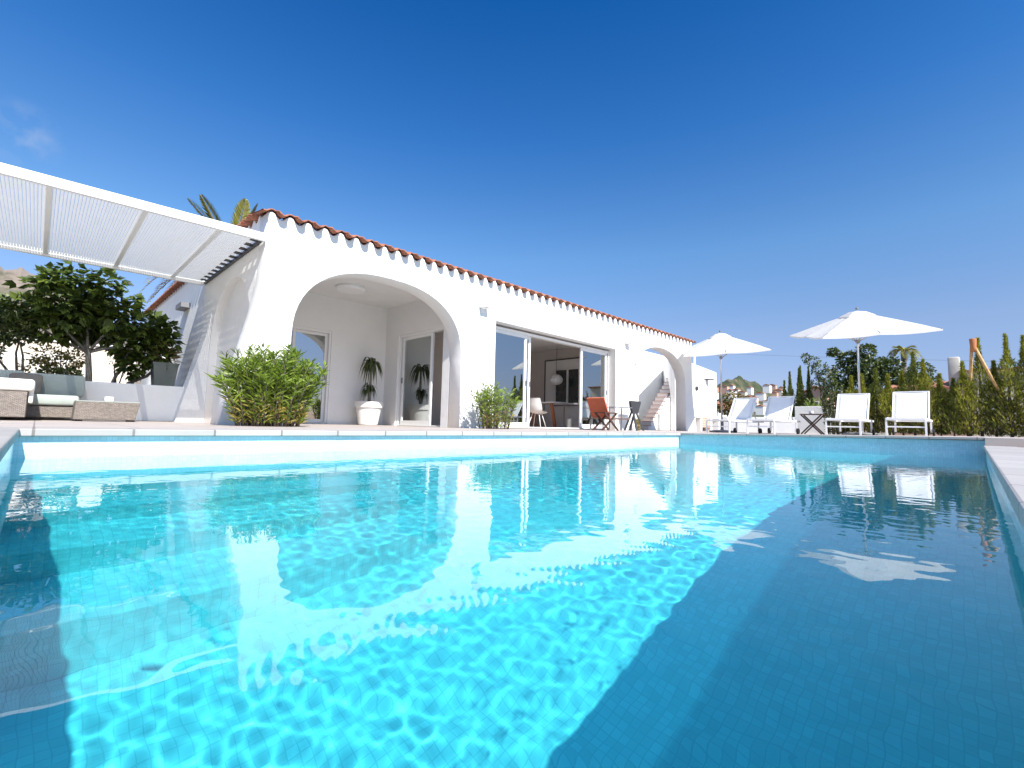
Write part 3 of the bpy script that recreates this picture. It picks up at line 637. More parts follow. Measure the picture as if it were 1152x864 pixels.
# ------------------------------------------------------------------ director's chairs and table before the glass doors
def director(loc, rz, label, back, seat, wood, metal):
    t = thing('folding_chair', label, 'chair', loc, rz, 'folding chairs by the glass doors')
    w, dpt = .27, .24
    for s_ in (-1, 1):
        m = MB(); m.tube([(-dpt, s_ * w, .02), (dpt, s_ * w, .44)], .013, 8); m.build('leg', metal, t, local=True, smooth=True)
        m = MB(); m.tube([(dpt, s_ * w * .94, .02), (-dpt, s_ * w * .94, .44)], .013, 8); m.build('leg', metal, t, local=True, smooth=True)
        m = MB(); m.tube([(-dpt, s_ * w, .44), (-dpt - .02, s_ * w, .88)], .013, 8); m.tube([(dpt, s_ * w, .02), (dpt, s_ * w, .62)], .012, 8); m.build('side_post', metal, t, local=True, smooth=True)
        MB().rbox((-dpt - .02, s_ * w - .02, .615), (dpt + .04, s_ * w + .02, .64), .01).build('armrest', wood, t, local=True)
    V = []; F = []
    for i in range(9):
        u = i / 8; y = -w + 2 * w * u; bulge = .035 * math.sin(math.pi * u)
        for z in (.55, .64, .74, .86): V.append((-dpt - .018 - bulge, y, z)); V.append((-dpt - .026 - bulge, y, z))
    for i in range(8):
        for j in range(3):
            a = i * 8 + j * 2; b = (i + 1) * 8 + j * 2; F += [(a, b, b + 2, a + 2), (a + 1, a + 3, b + 3, b + 1)]
        F += [(i * 8, i * 8 + 1, (i + 1) * 8 + 1, (i + 1) * 8), (i * 8 + 6, (i + 1) * 8 + 6, (i + 1) * 8 + 7, i * 8 + 7)]
    MB().add(V, F).build('backrest', back, t, local=True, smooth=False)
    V = [(-dpt + 2 * dpt * i / 6, -w + 2 * w * j / 6, .44 - .03 * math.sin(math.pi * j / 6)) for i in range(7) for j in range(7)]
    V += [(x, y, z - .01) for x, y, z in V]; F = [(i * 7 + j, (i + 1) * 7 + j, (i + 1) * 7 + j + 1, i * 7 + j + 1) for i in range(6) for j in range(6)]; F += [tuple(q + 49 for q in f[::-1]) for f in F]
    MB().add(V, F).build('seat', seat, t, local=True, smooth=True); return t
def armchair(loc, label):
    """low lounge chair: square steel side frames, slung seat, reclined canvas back"""
    t = thing('lounge_chair', label, 'chair', loc); x, y, z = loc; L, D, H = 1.45, .58, .60
    for s_ in (0, 1):
        m = MB(); yy = y - D / 2 + s_ * D
        m.bar((x + .35, yy, z + H), (x + L, yy, z + H + .02), .03, .028); m.bar((x + .35 + .0, yy, z), (x + .35, yy, z + H - .015), .028, .028, (0, 1, 0)); m.bar((x + .93, yy, z), (x + .93, yy, z + H - .01), .028, .028, (0, 1, 0)); m.bar((x + .36, yy, z + .30), (x + L, yy, z + .34), .028, .024)
        m.build('side_frame', 'steel', t)
    m = MB(); V = []
    for px_, pz_ in ((x + .12, z + .82), (x + .22, z + .62), (x + .33, z + .42), (x + .42, z + .30)):
        V += [(px_, y - D / 2 + .02, pz_), (px_, y + D / 2 - .02, pz_)]
    V += [(a + .03, b, c + .02) for a, b, c in V]
    F = [(i * 2, i * 2 + 1, i * 2 + 3, i * 2 + 2) for i in range(3)]; F += [tuple(q + 8 for q in f[::-1]) for f in F]; F += [(0, 8, 9, 1)] + [(i * 2, i * 2 + 2, i * 2 + 10, i * 2 + 8) for i in range(3)] + [(i * 2 + 1, i * 2 + 9, i * 2 + 11, i * 2 + 3) for i in range(3)]
    m.add(V, F); m.build('backrest', 'orange', t)
    MB().rbox((x + .40, y - D / 2 + .02, z + .29), (x + L - .06, y + D / 2 - .02, z + .345), .02).build('seat', 'tan', t); return t
armchair((10.02, 7.0, -.1), 'steel framed lounge chair with an orange canvas back before the glass doors')
tb = thing('folding_stool', 'low dark wooden table on crossed legs in front of the orange chair', 'side table', (10.25, 6.6, -.1))
m = MB()
for i in range(5): m.box((9.78, 6.45 + i * .07, .325), (10.38, 6.45 + i * .07 + .058, .347))
m.build('table_top', 'darkwood', tb)
for yy in (6.47, 6.74):
    MB().bar((9.42 + .38, yy, .322), (9.48 + .92, yy, -.1), .045, .03, (0, 1, 0)).build('leg', 'darkwood', tb); MB().bar((10.36, yy + .032, .322), (9.42 + .32, yy + .032, -.1), .045, .03, (0, 1, 0)).build('leg', 'darkwood', tb)
dk = thing('folded_chair', 'dark folded chair standing on thin legs at the foot of the right-hand arch', 'chair', (11.95, 6.95, -.1))
m = MB(); V = []
for z, xa, xb in ((.74, 11.82, 12.36), (.70, 11.80, 12.36), (.55, 11.84, 12.28), (.38, 11.92, 12.20)):
    V += [(xa, 6.93, z), (xb, 6.93, z), (xb, 7.0, z), (xa, 7.0, z)]
m.add(V, [(0, 1, 2, 3), (15, 14, 13, 12)] + [(i * 4 + k, (i + 1) * 4 + k, (i + 1) * 4 + (k + 1) % 4, i * 4 + (k + 1) % 4) for i in range(3) for k in range(4)]); m.build('backrest', 'darkmetal', dk)
for a, b in (((11.95, 6.94, .42), (11.90, 6.80, -.1)), ((12.1, 6.94, .42), (12.28, 6.80, -.1)), ((11.95, 7.0, .42), (11.93, 7.2, -.1)), ((12.12, 7.0, .42), (12.2, 7.2, -.1))): MB().bar(a, b, .05, .04).build('leg', 'darkmetal', dk)
# ------------------------------------------------------------------ inside the living room
ch = thing('shell_chair', 'white moulded shell chair on thin legs just inside the open glass doors', 'chair', (10.15, 9.0, -.088), R(200))
prof2 = [(-.22, .40), (-.2, .42), (0, .415), (.17, .43), (.24, .50), (.29, .66), (.33, .82), (.34, .84)]
V = []; n = len(prof2)
for i, (x, z) in enumerate(prof2):
    hw = .23 - (.03 if i > 5 else 0)
    for j in range(9):
        u = j / 4 - 1; V.append((x - (.04 * u * u if i > 3 else 0), hw * u, z + .05 * u * u * (i < 5)))
V += [(x + .008, y, z - .012) for x, y, z in V]
F = [(i * 9 + j, (i + 1) * 9 + j, (i + 1) * 9 + j + 1, i * 9 + j + 1) for i in range(n - 1) for j in range(8)]; F += [tuple(q + 9 * n for q in f[::-1]) for f in F]
MB().add(V, F).build('shell', 'plastic', ch, smooth=True, local=True)
for sx in (-1, 1):
    for sy in (-1, 1): MB().tube([(sx * .1, sy * .1, .41), (sx * .22, sy * .2, 0)], .011, 8).build('leg', 'plastic', ch, smooth=True, local=True)
tbl = thing('dining_table', 'dining table on red wood and steel legs inside the glass doors', 'table', (11.0, 9.3, -.088))
MB().rbox((10.75, 8.9, .66), (11.5, 9.9, .70), .012).build('table_top', 'plastic', tbl)
for a, b in (((10.78, 9.0, .66), (10.98, 9.0, -.088)), ((10.78, 9.8, .66), (10.98, 9.8, -.088))): MB().bar(a, b, .09, .05).build('leg', 'redwood', tbl)
for y in (9.0, 9.8): MB().bar((11.4, y, .66), (11.4, y, -.088), .03, .03).build('leg', 'steel', tbl)
pl = thing('pendant_lamp', 'white pleated pendant lamp hanging before the dark mirrored window', 'pendant lamp', (11.55, 9.45, 2.5))
V = []; F = []
for i in range(13):
    th = math.pi * i / 12
    for k in range(24):
        a = 2 * math.pi * k / 24; r_ = .19 * math.sin(th) * (1 + .07 * (k % 2)); V.append((11.55 + r_ * math.cos(a), 9.45 + r_ * math.sin(a), 1.44 + .17 * math.cos(th)))
F = [(i * 24 + k, i * 24 + (k + 1) % 24, (i + 1) * 24 + (k + 1) % 24, (i + 1) * 24 + k) for i in range(12) for k in range(24)]
MB().add(V, F).build('lamp_shade', 'plastic', pl); MB().tube([(11.55, 9.45, 1.6), (11.55, 9.45, 2.5)], .006, 6).build('cord', 'darkmetal', pl)
# ------------------------------------------------------------------ wicker seating under the pergola
def wick(mb, name, par): return mb.build(name, 'wicker', par, uv=True, bevel=.008)
sf = thing('wicker_sofa', 'grey wicker sofa with sage cushions against the low white wall', 'sofa', (.1, 9.8, -.1))
wick(MB().box((-1.6, 9.45, -.06), (.44, 10.35, .105)), 'base', sf)
wick(MB().box((-1.6, 10.28, .108), (.44, 10.38, .50)), 'back_panel', sf)
MB().rbox((-.56, 9.40, .11), (.44, 10.15, .265), .045).build('seat_cushion', 'greencush', sf, smooth=True); MB().rbox((-1.58, 9.42, .11), (-.57, 10.15, .265), .045).build('seat_cushion', 'greencush', sf, smooth=True)
MB().rbox((-.14, 10.02, .25), (.52, 10.27, .60), .05).build('back_cushion', 'greencush', sf, smooth=True); MB().rbox((-1.0, 10.02, .25), (-.155, 10.27, .62), .05).build('back_cushion', 'greencush', sf, smooth=True)
tag(MB().rbox((-.31, 9.80, .27), (.04, 9.99, .57), .05).build('throw_pillow', 'brownc', smooth=True), 'brown throw pillow leaning on the sage sofa cushions', 'pillow')
ot = thing('wicker_armchair', 'grey wicker seat with a thick cream cushion at the left edge, nearest the pool', 'armchair', (-.6, 9.0, -.1))
wick(MB().box((-1.15, 8.55, -.06), (-.09, 9.3, .265)), 'base', ot)
MB().rbox((-1.18, 8.52, .27), (-.03, 9.36, .425), .05).build('cushion', 'cream', ot, smooth=True)
MB().rbox((-.085, 8.62, .12), (-.035, 9.25, .30), .022).build('cushion_flap', 'cream', ot, smooth=True)
tbw = thing('wicker_table', 'low grey wicker coffee table beside the sofa', 'coffee table', (.73, 9.0, -.1))
V = [(.37, 8.9, -.08), (1.05, 8.9, -.08), (1.05, 9.5, -.08), (.37, 9.5, -.08), (.38, 8.88, .175), (1.09, 8.88, .175), (1.09, 9.52, .175), (.38, 9.52, .175)]
wick(MB().add(V, [(3, 2, 1, 0), (4, 5, 6, 7), (0, 1, 5, 4), (1, 2, 6, 5), (2, 3, 7, 6), (3, 0, 4, 7)]), 'base', tbw)
MB().box((.385, 8.885, .178), (1.085, 9.515, .188)).build('table_top', 'greencush', tbw)
for x in (.42, 1.0):
    for y in (8.95, 9.45): MB().box((x, y, -.104), (x + .05, y + .05, -.082)).build('foot', 'darkmetal', tbw)
tag(MB().rbox((.685, 8.92, .19), (.785, 9.02, .255), .012).build('napkin_box', 'plastic', smooth=True), 'small white box on the wicker coffee table', 'box')
# ------------------------------------------------------------------ plants
def branches(mb, base, tips, r0, sag=.0, seg=7):
    for tp in tips:
        b = Vector(base); t_ = Vector(tp); pts = []; rr = []
        off = Vector((random.uniform(-.1, .1), random.uniform(-.1, .1), random.uniform(.0, .12))) * (t_ - b).length
        for i in range(5):
            u = i / 4; pts.append(b.lerp(t_, u) + off * math.sin(math.pi * u)); rr.append(r0 * (1 - .75 * u))
        mb.tube(pts, rr, seg)
def blob(n, c, r, shell=.5):
    d_ = rng.normal(size=(n, 3)); d_ /= np.linalg.norm(d_, axis=1, keepdims=True); rad = (shell + (1 - shell) * rng.random(n)) ** .6
    return np.array(c) + d_ * rad[:, None] * np.array(r), d_
# fig tree
ft = thing('fig_tree', 'broad leaved fig tree behind the sofa under the pergola edge', 'tree', (.62, 11.8, .46))
m = MB(); m.tube([(.66, 11.8, .44), (.645, 11.8, .75), (.62, 11.8, 1.0), (.60, 11.8, 1.2)], [.055, .05, .045, .042], 10)
branches(m, (.60, 11.8, 1.15), [(.58, 11.8, 1.95), (.1, 11.6, 1.75), (-.25, 12.0, 1.7), (1.0, 11.6, 1.8), (1.35, 11.9, 1.6), (.35, 12.2, 2.1), (1.5, 11.5, 1.2)], .028)
m.tube([(.95, 11.9, .44), (1.03, 11.85, .72), (1.12, 11.8, 1.0), (1.2, 11.8, 1.25)], [.03, .028, .022, .02], 8)
m.tube([(1.2, 11.7, .60), (1.5, 11.7, .78), (1.64, 11.7, .98), (1.6, 11.7, 1.2)], [.03, .028, .022, .02], 8)
m.build('trunk', 'palebark', ft, smooth=True)
P = []; D_ = []
cl = [((.35, 11.8, 2.45), .38), ((.7, 11.7, 2.45), .36), ((.95, 11.9, 2.2), .4), ((.0, 11.8, 2.15), .42), ((-.2, 11.9, 1.8), .36), ((.25, 11.6, 1.9), .42), ((.6, 11.8, 2.0), .38), ((1.0, 11.7, 1.8), .42),
      ((1.4, 11.8, 1.75), .38), ((1.72, 11.7, 1.5), .28), ((1.15, 11.7, 1.4), .36), ((1.5, 11.8, 1.3), .36), ((1.3, 11.7, .98), .26), ((.1, 11.8, 1.55), .34), ((-.42, 11.9, 1.7), .24), ((1.68, 11.7, 1.75), .24), ((.5, 11.9, 1.62), .3), ((.05, 11.8, 2.42), .22), ((.3, 12.1, 1.75), .4), ((.8, 12.1, 1.7), .36)]
for c, r_ in cl:
    p_, d_ = blob(int(85 * r_ / .35), c, (r_, r_ * 1.1, r_ * .85), .35); P.append(p_); D_.append(d_ + np.array([0, -.2, -.35]))
P = np.concatenate(P); D_ = np.concatenate(D_); D_ += rng.normal(size=D_.shape) * .35
up = rng.normal(size=P.shape) * .45 + np.array([0, -.25, 1.]); mb = MB()
# fig leaves are lobed: three blades per leaf
Lf = rng.uniform(.13, .21, len(P)); sd = np.cross(D_, up); sd /= np.linalg.norm(sd, axis=1, keepdims=True)
mb.leaves(P, D_, Lf, Lf * .62, up, .12, .12)
mb.leaves(P, D_ / np.linalg.norm(D_, axis=1, keepdims=True) + sd * .75, Lf * .8, Lf * .5, up, .1, .1); mb.leaves(P, D_ / np.linalg.norm(D_, axis=1, keepdims=True) - sd * .75, Lf * .8, Lf * .5, up, .1, .1)
mb.build('crown', 'fig', ft)
def small_tree(name, label, cat, base, tips, cl, leaf, L, Wd, mat, n=120, bark='bark', r0=.03, grp=None):
    t = thing(name, label, cat, base, 0, grp); m = MB(); branches(m, base, tips, r0); m.build('trunk', bark, t, smooth=True)
    P = []; D_ = []
    for c, r_ in cl: p_, d_ = blob(int(n * r_), c, (r_, r_, r_ * .8), .3); P.append(p_); D_.append(d_)
    P = np.concatenate(P); D_ = np.concatenate(D_) + rng.normal(size=P.shape) * .6
    MB().leaves(P, D_, rng.uniform(.7, 1.2, len(P)) * L, Wd, rng.normal(size=P.shape) + np.array([0, -.2, 1.]), .15, .1).build('crown', mat, t); return t
small_tree('citrus_tree', 'small leafy tree at the left photo edge behind the sofa back', 'tree', (-.22, 11.6, .46), [(-.22, 11.6, 1.5), (-.7, 11.7, 1.3), (-.35, 11.5, 1.35)], [((-.55, 11.6, 1.42), .34), ((-.3, 11.6, 1.35), .25), ((-.75, 11.6, 1.0), .3), ((-.5, 11.7, 1.7), .3), ((-.85, 11.6, 1.4), .3)], 0, .09, .045, 'treeleaf', 1100, r0=.024)
small_tree('flowering_shrub', 'shrub of dry yellow leaves below the fig branches', 'shrub', (.22, 12.6, .46), [(.0, 12.6, 1.2), (.4, 12.6, 1.1), (.25, 12.5, 1.3)], [((.05, 12.6, 1.1), .26), ((.3, 12.6, .95), .28), ((.45, 12.6, 1.1), .2), ((-.05, 12.6, .85), .22), ((.4, 12.5, .75), .22)], 0, .08, .04, 'yellowleaf', 800, r0=.015)
small_tree('potted_shrub', 'dark low shrub peeping over the sofa back cushions', 'shrub', (.22, 11.1, .46), [(.2, 11.1, .7), (.35, 11.1, .72)], [((.12, 11.1, .66), .15), ((.36, 11.1, .66), .16)], 0, .07, .035, 'treeleaf', 1100, r0=.01)
small_tree('bare_shrub', 'nearly bare pale shrub beside the fig trunk', 'shrub', (1.12, 12.4, .46), [(1.0, 12.4, 1.1), (1.2, 12.4, 1.2), (1.1, 12.4, 1.3), (1.3, 12.4, 1.0)], [((1.12, 12.4, 1.1), .2)], 0, .05, .025, 'yellowleaf', 240, 'palebark', .014)
# tall grey planter behind the wall
t = thing('tall_planter', 'tall tapered grey planter standing behind the low wall', 'planter', (1.75, 11.6, .46))
V = [(x, y, z) for z, w_ in ((.46, .15), (.98, .2), (1.05, .22)) for x, y in ((1.75 - w_, 11.6 - w_), (1.75 + w_, 11.6 - w_), (1.75 + w_, 11.6 + w_), (1.75 - w_, 11.6 + w_))]
MB().add(V, [(3, 2, 1, 0), (8, 9, 10, 11)] + [(i * 4 + k, i * 4 + (k + 1) % 4, (i + 1) * 4 + (k + 1) % 4, (i + 1) * 4 + k) for i in range(2) for k in range(4)]).build('pot', pm('grey_planter', (.20, .22, .20), .8, .1), t)
p_, d_ = blob(160, (1.75, 11.6, 1.2), (.22, .22, .25), .1); MB().leaves(p_, d_ + np.array([0, 0, .4]), .16, .03, None, .15, .2).build('foliage', 'drypalm', t)
# side wing lamp
t = thing('side_lamp', 'dark box lamp on the side wall beyond the pergola', 'wall lamp', (2.16, 12.4, 2.4)); MB().box((2.02, 12.1, 2.36), (2.186, 12.65, 2.47)).build('lamp_shade', 'grey', t)
# shrubs in the deck: narrow lanceolate leaves on many stems
def shrub(name, label, c, spread, height, nst, per, L, Wd, mats, lean=.5, low=None):
    t = thing(name, label, 'shrub', c); m = MB(); P = []; D_ = []
    for i in range(nst):
        a = random.uniform(0, 6.283); rr = math.sqrt(random.random()); hh = height * random.uniform(.62, 1.0) * (1 - .22 * rr * rr)
        b = Vector(c) + Vector((math.cos(a) * rr * spread[0] * .6, math.sin(a) * rr * spread[1] * .6, 0)); tp = Vector(c) + Vector((math.cos(a) * rr * spread[0] * random.uniform(.8, 1.1), math.sin(a) * rr * spread[1] * random.uniform(.8, 1.1), hh))
        pts = [b.lerp(tp, u) + Vector((0, 0, .10 * math.sin(math.pi * u))) for u in (0, .35, .7, 1)]; m.tube(pts, [.007, .006, .005, .003], 5)
        us = np.linspace(.03, 1.04, per)
        for u in us:
            q_ = b.lerp(tp, min(u, 1)) + Vector((0, 0, .10 * math.sin(math.pi * min(u, 1)))); ax = (tp - b).normalized(); an = random.uniform(0, 6.283)
            rad = Vector((math.cos(an), math.sin(an), 0)); P.append(q_); D_.append(ax * random.uniform(.35, .9) + rad * random.uniform(.5, 1.))
    m.build('stems', 'bark', t, smooth=True); P = np.array(P); D_ = np.array(D_); z = P[:, 2] - c[2]
    sel = (rng.random(len(P)) < np.clip(.8 - z / (height * .42), 0, .5)) if low else np.zeros(len(P), bool)
    nr = rng.normal(size=P.shape) * .5 + np.array([-.1, -.3, 1.])
    MB().leaves(P[~sel], D_[~sel], rng.uniform(.75, 1.2, (~sel).sum()) * L, Wd, nr[~sel], .18, .12).build('foliage', mats, t)
    if low: MB().leaves(P[sel], D_[sel], rng.uniform(.75, 1.2, sel.sum()) * L, Wd, nr[sel], .18, .2).build('dry_leaves', low, t)
    return t
shrub('oleander_bush', 'dense green oleander bush at the left foot of the big arch', (2.12, 6.55, -.1), (.66, .5), 1.06, 150, 40, .15, .024, 'oleander', low='yellowleaf')
shrub('young_bush', 'sparse yellow green bush between the big arch and the glass doors', (6.35, 6.75, -.1), (.58, .4), .94, 60, 24, .125, .026, 'oleander', low='yellowleaf')
shrub('seedling', 'tiny yellow green plant at the foot of the dark folded chair', (12.55, 7.1, -.1), (.16, .14), .35, 12, 12, .1, .03, 'yellowleaf')
# dracaena
dp = thing('potted_plant', 'dracaena in a large white pot in the porch corner', 'potted plant', (5.38, 9.95, -.1))
MB().lathe([(.20, 0), (.215, .02), (.285, .40), (.315, .40), (.325, .53), (.30, .53), (.29, .48), (.05, .47)], (5.38, 9.95, -.1), 32).build('pot', 'pot', dp, smooth=False)
m = MB(); m.tube([(5.38, 9.95, .37), (5.39, 9.95, .8), (5.40, 9.94, 1.30)], [.035, .03, .028], 8); m.tube([(5.36, 9.95, .37), (5.35, 9.93, .68)], .02, 8); m.build('stem', 'palebark', dp, smooth=True)
m = MB()
def strap(mb, p, az, L, w, rise, drop):
    V = []; n = 8; dx, dy = math.cos(az), math.sin(az)
    for i in range(n):
        u = i / (n - 1); r_ = L * u * (1 - .25 * u); z = p[2] + rise * math.sin(min(1, u * 1.25) * math.pi * .6) - drop * u * u; ww = w * (.5 + .9 * u if u < .5 else 1.9 * (1 - u) + .02)
        V += [(p[0] + dx * r_ - dy * ww / 2, p[1] + dy * r_ + dx * ww / 2, z), (p[0] + dx * r_, p[1] + dy * r_, z - .15 * ww), (p[0] + dx * r_ + dy * ww / 2, p[1] + dy * r_ - dx * ww / 2, z)]
    mb.add(V, [(i * 3 + k, i * 3 + k + 1, (i + 1) * 3 + k + 1, (i + 1) * 3 + k) for i in range(n - 1) for k in (0, 1)])
for i in range(46): strap(m, (5.40, 9.94, 1.24 + random.uniform(0, .1)), random.uniform(0, 6.283), random.uniform(.32, .46), .056, random.uniform(.12, .26), random.uniform(.3, .65))
for i in range(38): strap(m, (5.36, 9.94, .62 + random.uniform(0, .1)), random.uniform(0, 6.283), random.uniform(.2, .32), .04, random.uniform(.12, .24), random.uniform(.2, .42))
m.build('leaves', 'drac', dp, smooth=True)
# palm behind the villa
def frond(mb, rib, base, az, L, rise, drop, nl=34, ll=.42, w=.035):
    dx, dy = math.cos(az), math.sin(az); pts = []
    for i in range(14):
        u = i / 13; r_ = L * u * (1 - .15 * u); pts.append(Vector((base[0] + dx * r_, base[1] + dy * r_, base[2] + rise * u - drop * u * u)))
    rib.tube(pts, [.03 * (1 - .8 * i / 13) for i in range(14)], 5); P = []; D_ = []; N_ = []; LL = []
    for i in range(nl):
        u = .12 + .87 * i / nl; k = u * 13; j = min(int(k), 12); p_ = pts[j].lerp(pts[j + 1], k - j); tg = (pts[j + 1] - pts[j]).normalized(); sd_ = tg.cross(Vector((0, 0, 1))).normalized()
        for s_ in (-1, 1):
            P.append(p_); D_.append(tg * .75 + sd_ * s_ * .8 + Vector((0, 0, .35 + random.uniform(-.15, .15)))); N_.append(sd_.cross(tg) + sd_ * s_ * .5); LL.append(ll * (math.sin(math.pi * min(1, u * .9 + .12)) * .8 + .2))
    mb.leaves(P, D_, np.array(LL), w, np.array(N_), .1, .12)
def palm(name, label, base, top, fr, dead, trunk_r=.22):
    t = thing(name, label, 'palm tree', base); m = MB(); m.tube([base, Vector(base).lerp(Vector(top), .5), top], [trunk_r * 1.15, trunk_r, trunk_r * 1.2], 12); m.build('trunk', 'bark', t, smooth=True)
    rib = MB(); lv = MB()
    for a in fr: frond(lv, rib, top, *a)
    rib.build('rib', 'drypalm', t, smooth=True); lv.build('fronds', 'palm', t)
    if dead:
        lv = MB(); rib = MB()
        for a in dead: frond(lv, rib, top, *a)
        lv.build('dry_fronds', 'drypalm', t)
    return t
palm('palm_tree', 'palm tree whose fronds rise behind the villa roof corner', (3.98, 16.5, -.3), (3.98, 16.5, 5.12),
     [(R(175), 1.5, 1.9, .5, 46, .5, .05), (R(200), 1.3, 1.7, .25, 46, .5, .05), (R(185), 2.3, 1.3, 1.9, 46, .5, .05), (R(-20), .7, 2.1, .3, 54, .5, .06), (R(-75), .6, 2.0, .3, 54, .5, .06), (R(40), 1.1, 2.2, .5, 46, .5, .05), (R(150), 2.0, .9, 2.0), (R(-60), 1.2, 1.9, .6), (R(215), 1.9, .6, 2.3), (R(0), 1.6, 1.7, 1.2), (R(90), 1.8, 1.5, 1.6), (R(130), 1.6, 2.0, .9)],
     [(R(195), 2.5, -.2, 1.9, 46, .5, .045), (R(180), 2.7, -.4, 1.5, 46, .5, .045), (R(165), 2.4, -.7, 1.2, 46, .5, .045), (R(205), 2.9, -.1, 1.6, 46, .5, .045), (R(230), 2.0, -.6, 1.2, 46, .45, .045), (R(188), 2.2, -.9, 1.2, 46, .5, .045)])
# ------------------------------------------------------------------ right-hand garden
def conifer(label, x, y, z0, h, r, mat, name='conifer', grp=None, n=1500, tipy=.16, dead=.0, L=.10, Wd=.022):
    t = thing(name, label, 'conifer', (x, y, z0), 0, grp); m = MB(); lx, ly = random.uniform(-.04, .04), random.uniform(-.04, .04)
    m.tube([(x, y, z0 - .05), (x + lx * .5, y + ly * .5, z0 + h * .5), (x + lx, y + ly, z0 + h * .97)], [.028 * h / 2, .018 * h / 2, .004], 7); m.build('trunk', 'bark', t, smooth=True)
    k = n; u = rng.random(k) ** .85; a = rng.random(k) * 6.283; lob = 1 + .35 * np.sin(a * 3 + u * 9 + rng.random() * 6) + .25 * np.sin(u * 23 + rng.random() * 6)
    prof_ = np.where(u < .15, .55 + 3 * u, np.where(u < .5, 1 - .3 * (u - .15), .895 * np.clip((1 - u) / .5, 0, 1) ** 1.6 + .015)) * r; rr = prof_ * lob * np.sqrt(rng.uniform(.12, 1, k)); rr = np.where(u > 1 - tipy, rr * .6, rr)
    P = np.stack([x + lx * u + rr * np.cos(a), y + ly * u + rr * np.sin(a), z0 + .06 + u * h * .96], 1)
    D_ = np.stack([np.cos(a) * .6, np.sin(a) * .6, np.full(k, 1.05)], 1) + rng.normal(size=(k, 3)) * .38
    dd = (rng.random(k) < dead * np.clip(1.1 - u * 2.2, 0, 1))
    MB().leaves(P[~dd], D_[~dd], rng.uniform(.6, 1.3, (~dd).sum()) * L * (1.1 - .6 * u[~dd]), Wd * (1.1 - .5 * u[~dd]), None, .2).build('foliage', mat, t)
    if dd.sum() > 5: MB().leaves(P[dd], D_[dd], rng.uniform(.6, 1.3, dd.sum()) * L, Wd * .8, None, .2).build('dry_leaves', 'dead', t)
    return t
hy = [-1.18, -.90, -.62, -.36, -.10, .16, .42, .68, .94, 1.2, 1.46, 1.74, 2.02, 2.32, 2.62]
hh = [2.55, 2.62, 2.68, 2.0, 2.64, 2.0, 1.55, 1.72, 2.12, 2.36, 1.85, 1.75, 1.95, 1.8, 1.75]
for i, (y, h) in enumerate(zip(hy, hh)):
    conifer(f'young hedge conifer behind the terrace, {ORD[i]} of the row from the right photo edge', 17 + random.uniform(-.12, .12), y, -.1, h, .25 + .05 * random.random(), 'conifer' if i % 3 else 'conifer_dark', 'hedge_conifer', 'young conifers planted as a hedge', 3400, .25, .35, .13, .024)
# wooden A-frame
af = thing('pole_frame', 'tall leaning frame of peeled wooden poles with a clay cap among the hedge conifers', 'pole frame', (16.4, -.2, -.1))
MB().tube([(16.45, -.05, 2.22), (16.85, -.34, 1.4), (17.15, -.66, .55)], [.034, .031, .026], 10).build('pole', 'lightwood', af, smooth=True)
MB().tube([(16.45, .0, 2.2), (16.95, .06, 1.4), (17.3, .12, -.1)], [.034, .031, .026], 10).build('pole', 'lightwood', af, smooth=True)
MB().lathe([(.055, 0), (.06, .1), (.072, .32), (.068, .33)], (16.4, -.03, 2.08), 14).build('cap', 'clay', af, smooth=True)
# low wall behind the loungers and shrubs there
t = thing('terrace_wall', 'low white wall behind the loungers, left of the hedge', 'wall', (17.6, 3.4, -.1)); MB().box((17.6, 2.75, -.3), (17.8, 4.25, .80)).build('wall', 'stucco', t, bevel=.01)
t = thing('boundary_wall', 'long white boundary wall behind the umbrella pole', 'wall', (23, 6, -.1)); MB().box((24.5, 5.2, -.3), (24.7, 12, .62)).build('wall', 'stucco', t, bevel=.01)
shrub('rose_bush', 'leafy dark bush between the low wall and the hedge', (16.9, 3.0, -.08), (.42, .42), 1.65, 46, 30, .10, .05, 'treeleaf')
shrub('broom_shrub', 'yellow green shrub above the low white wall', (18.6, 3.9, -.2), (.55, .5), 1.35, 60, 24, .12, .03, 'oleander')
for i, (y, h, lb) in enumerate(((7.42, 3.72, 'leftmost and shortest of the slim cypresses'), (7.12, 3.95, 'slim cypress second from the left of its clump'), (6.90, 4.02, 'tall slim cypress in the middle of its clump'), (6.62, 4.0, 'rightmost slim cypress of its clump'), (7.75, 3.2, 'low ragged cypress left of the slim clump'))):
    conifer(lb + ' beyond the terrace', 30 + (i % 2) * .4, y, -.3, h, .21, 'conifer_dark', 'cypress', 'cypresses beyond the terrace', 2600, .12, 0, .16, .05)
small_tree('broadleaf_tree', 'large dark tree behind the far umbrella pole', 'tree', (30, 3.9, -.3), [(30, 3.9, 3.4), (30, 4.6, 3.2), (30, 3.1, 3.3)],
           [((30, 4.9, 3.0), .75), ((30.2, 4.2, 3.4), .8), ((29.8, 3.6, 3.2), .8), ((30, 3.0, 3.3), .6), ((30, 4.7, 3.9), .45), ((30, 3.9, 4.2), .42), ((30, 4.4, 2.3), .9), ((30, 3.3, 2.3), .9), ((30, 2.7, 2.6), .6), ((30, 5.3, 2.2), .5), ((30, 5.35, 4.3), .22)], 0, .2, .11, 'treeleaf', 700, r0=.12)
small_tree('olive_tree', 'loose pale tree reaching left of the large dark tree', 'tree', (29, 5.6, -.3), [(29, 5.6, 2.8), (29, 6.0, 3.4), (29, 5.3, 3.2)],
           [((29, 6.1, 3.7), .34), ((29, 5.8, 3.3), .42), ((29, 5.5, 2.9), .45), ((29, 6.4, 3.95), .22), ((29, 5.3, 2.3), .5), ((29, 5.9, 2.5), .4)], 0, .15, .07, 'treeleaf', 420, r0=.07)
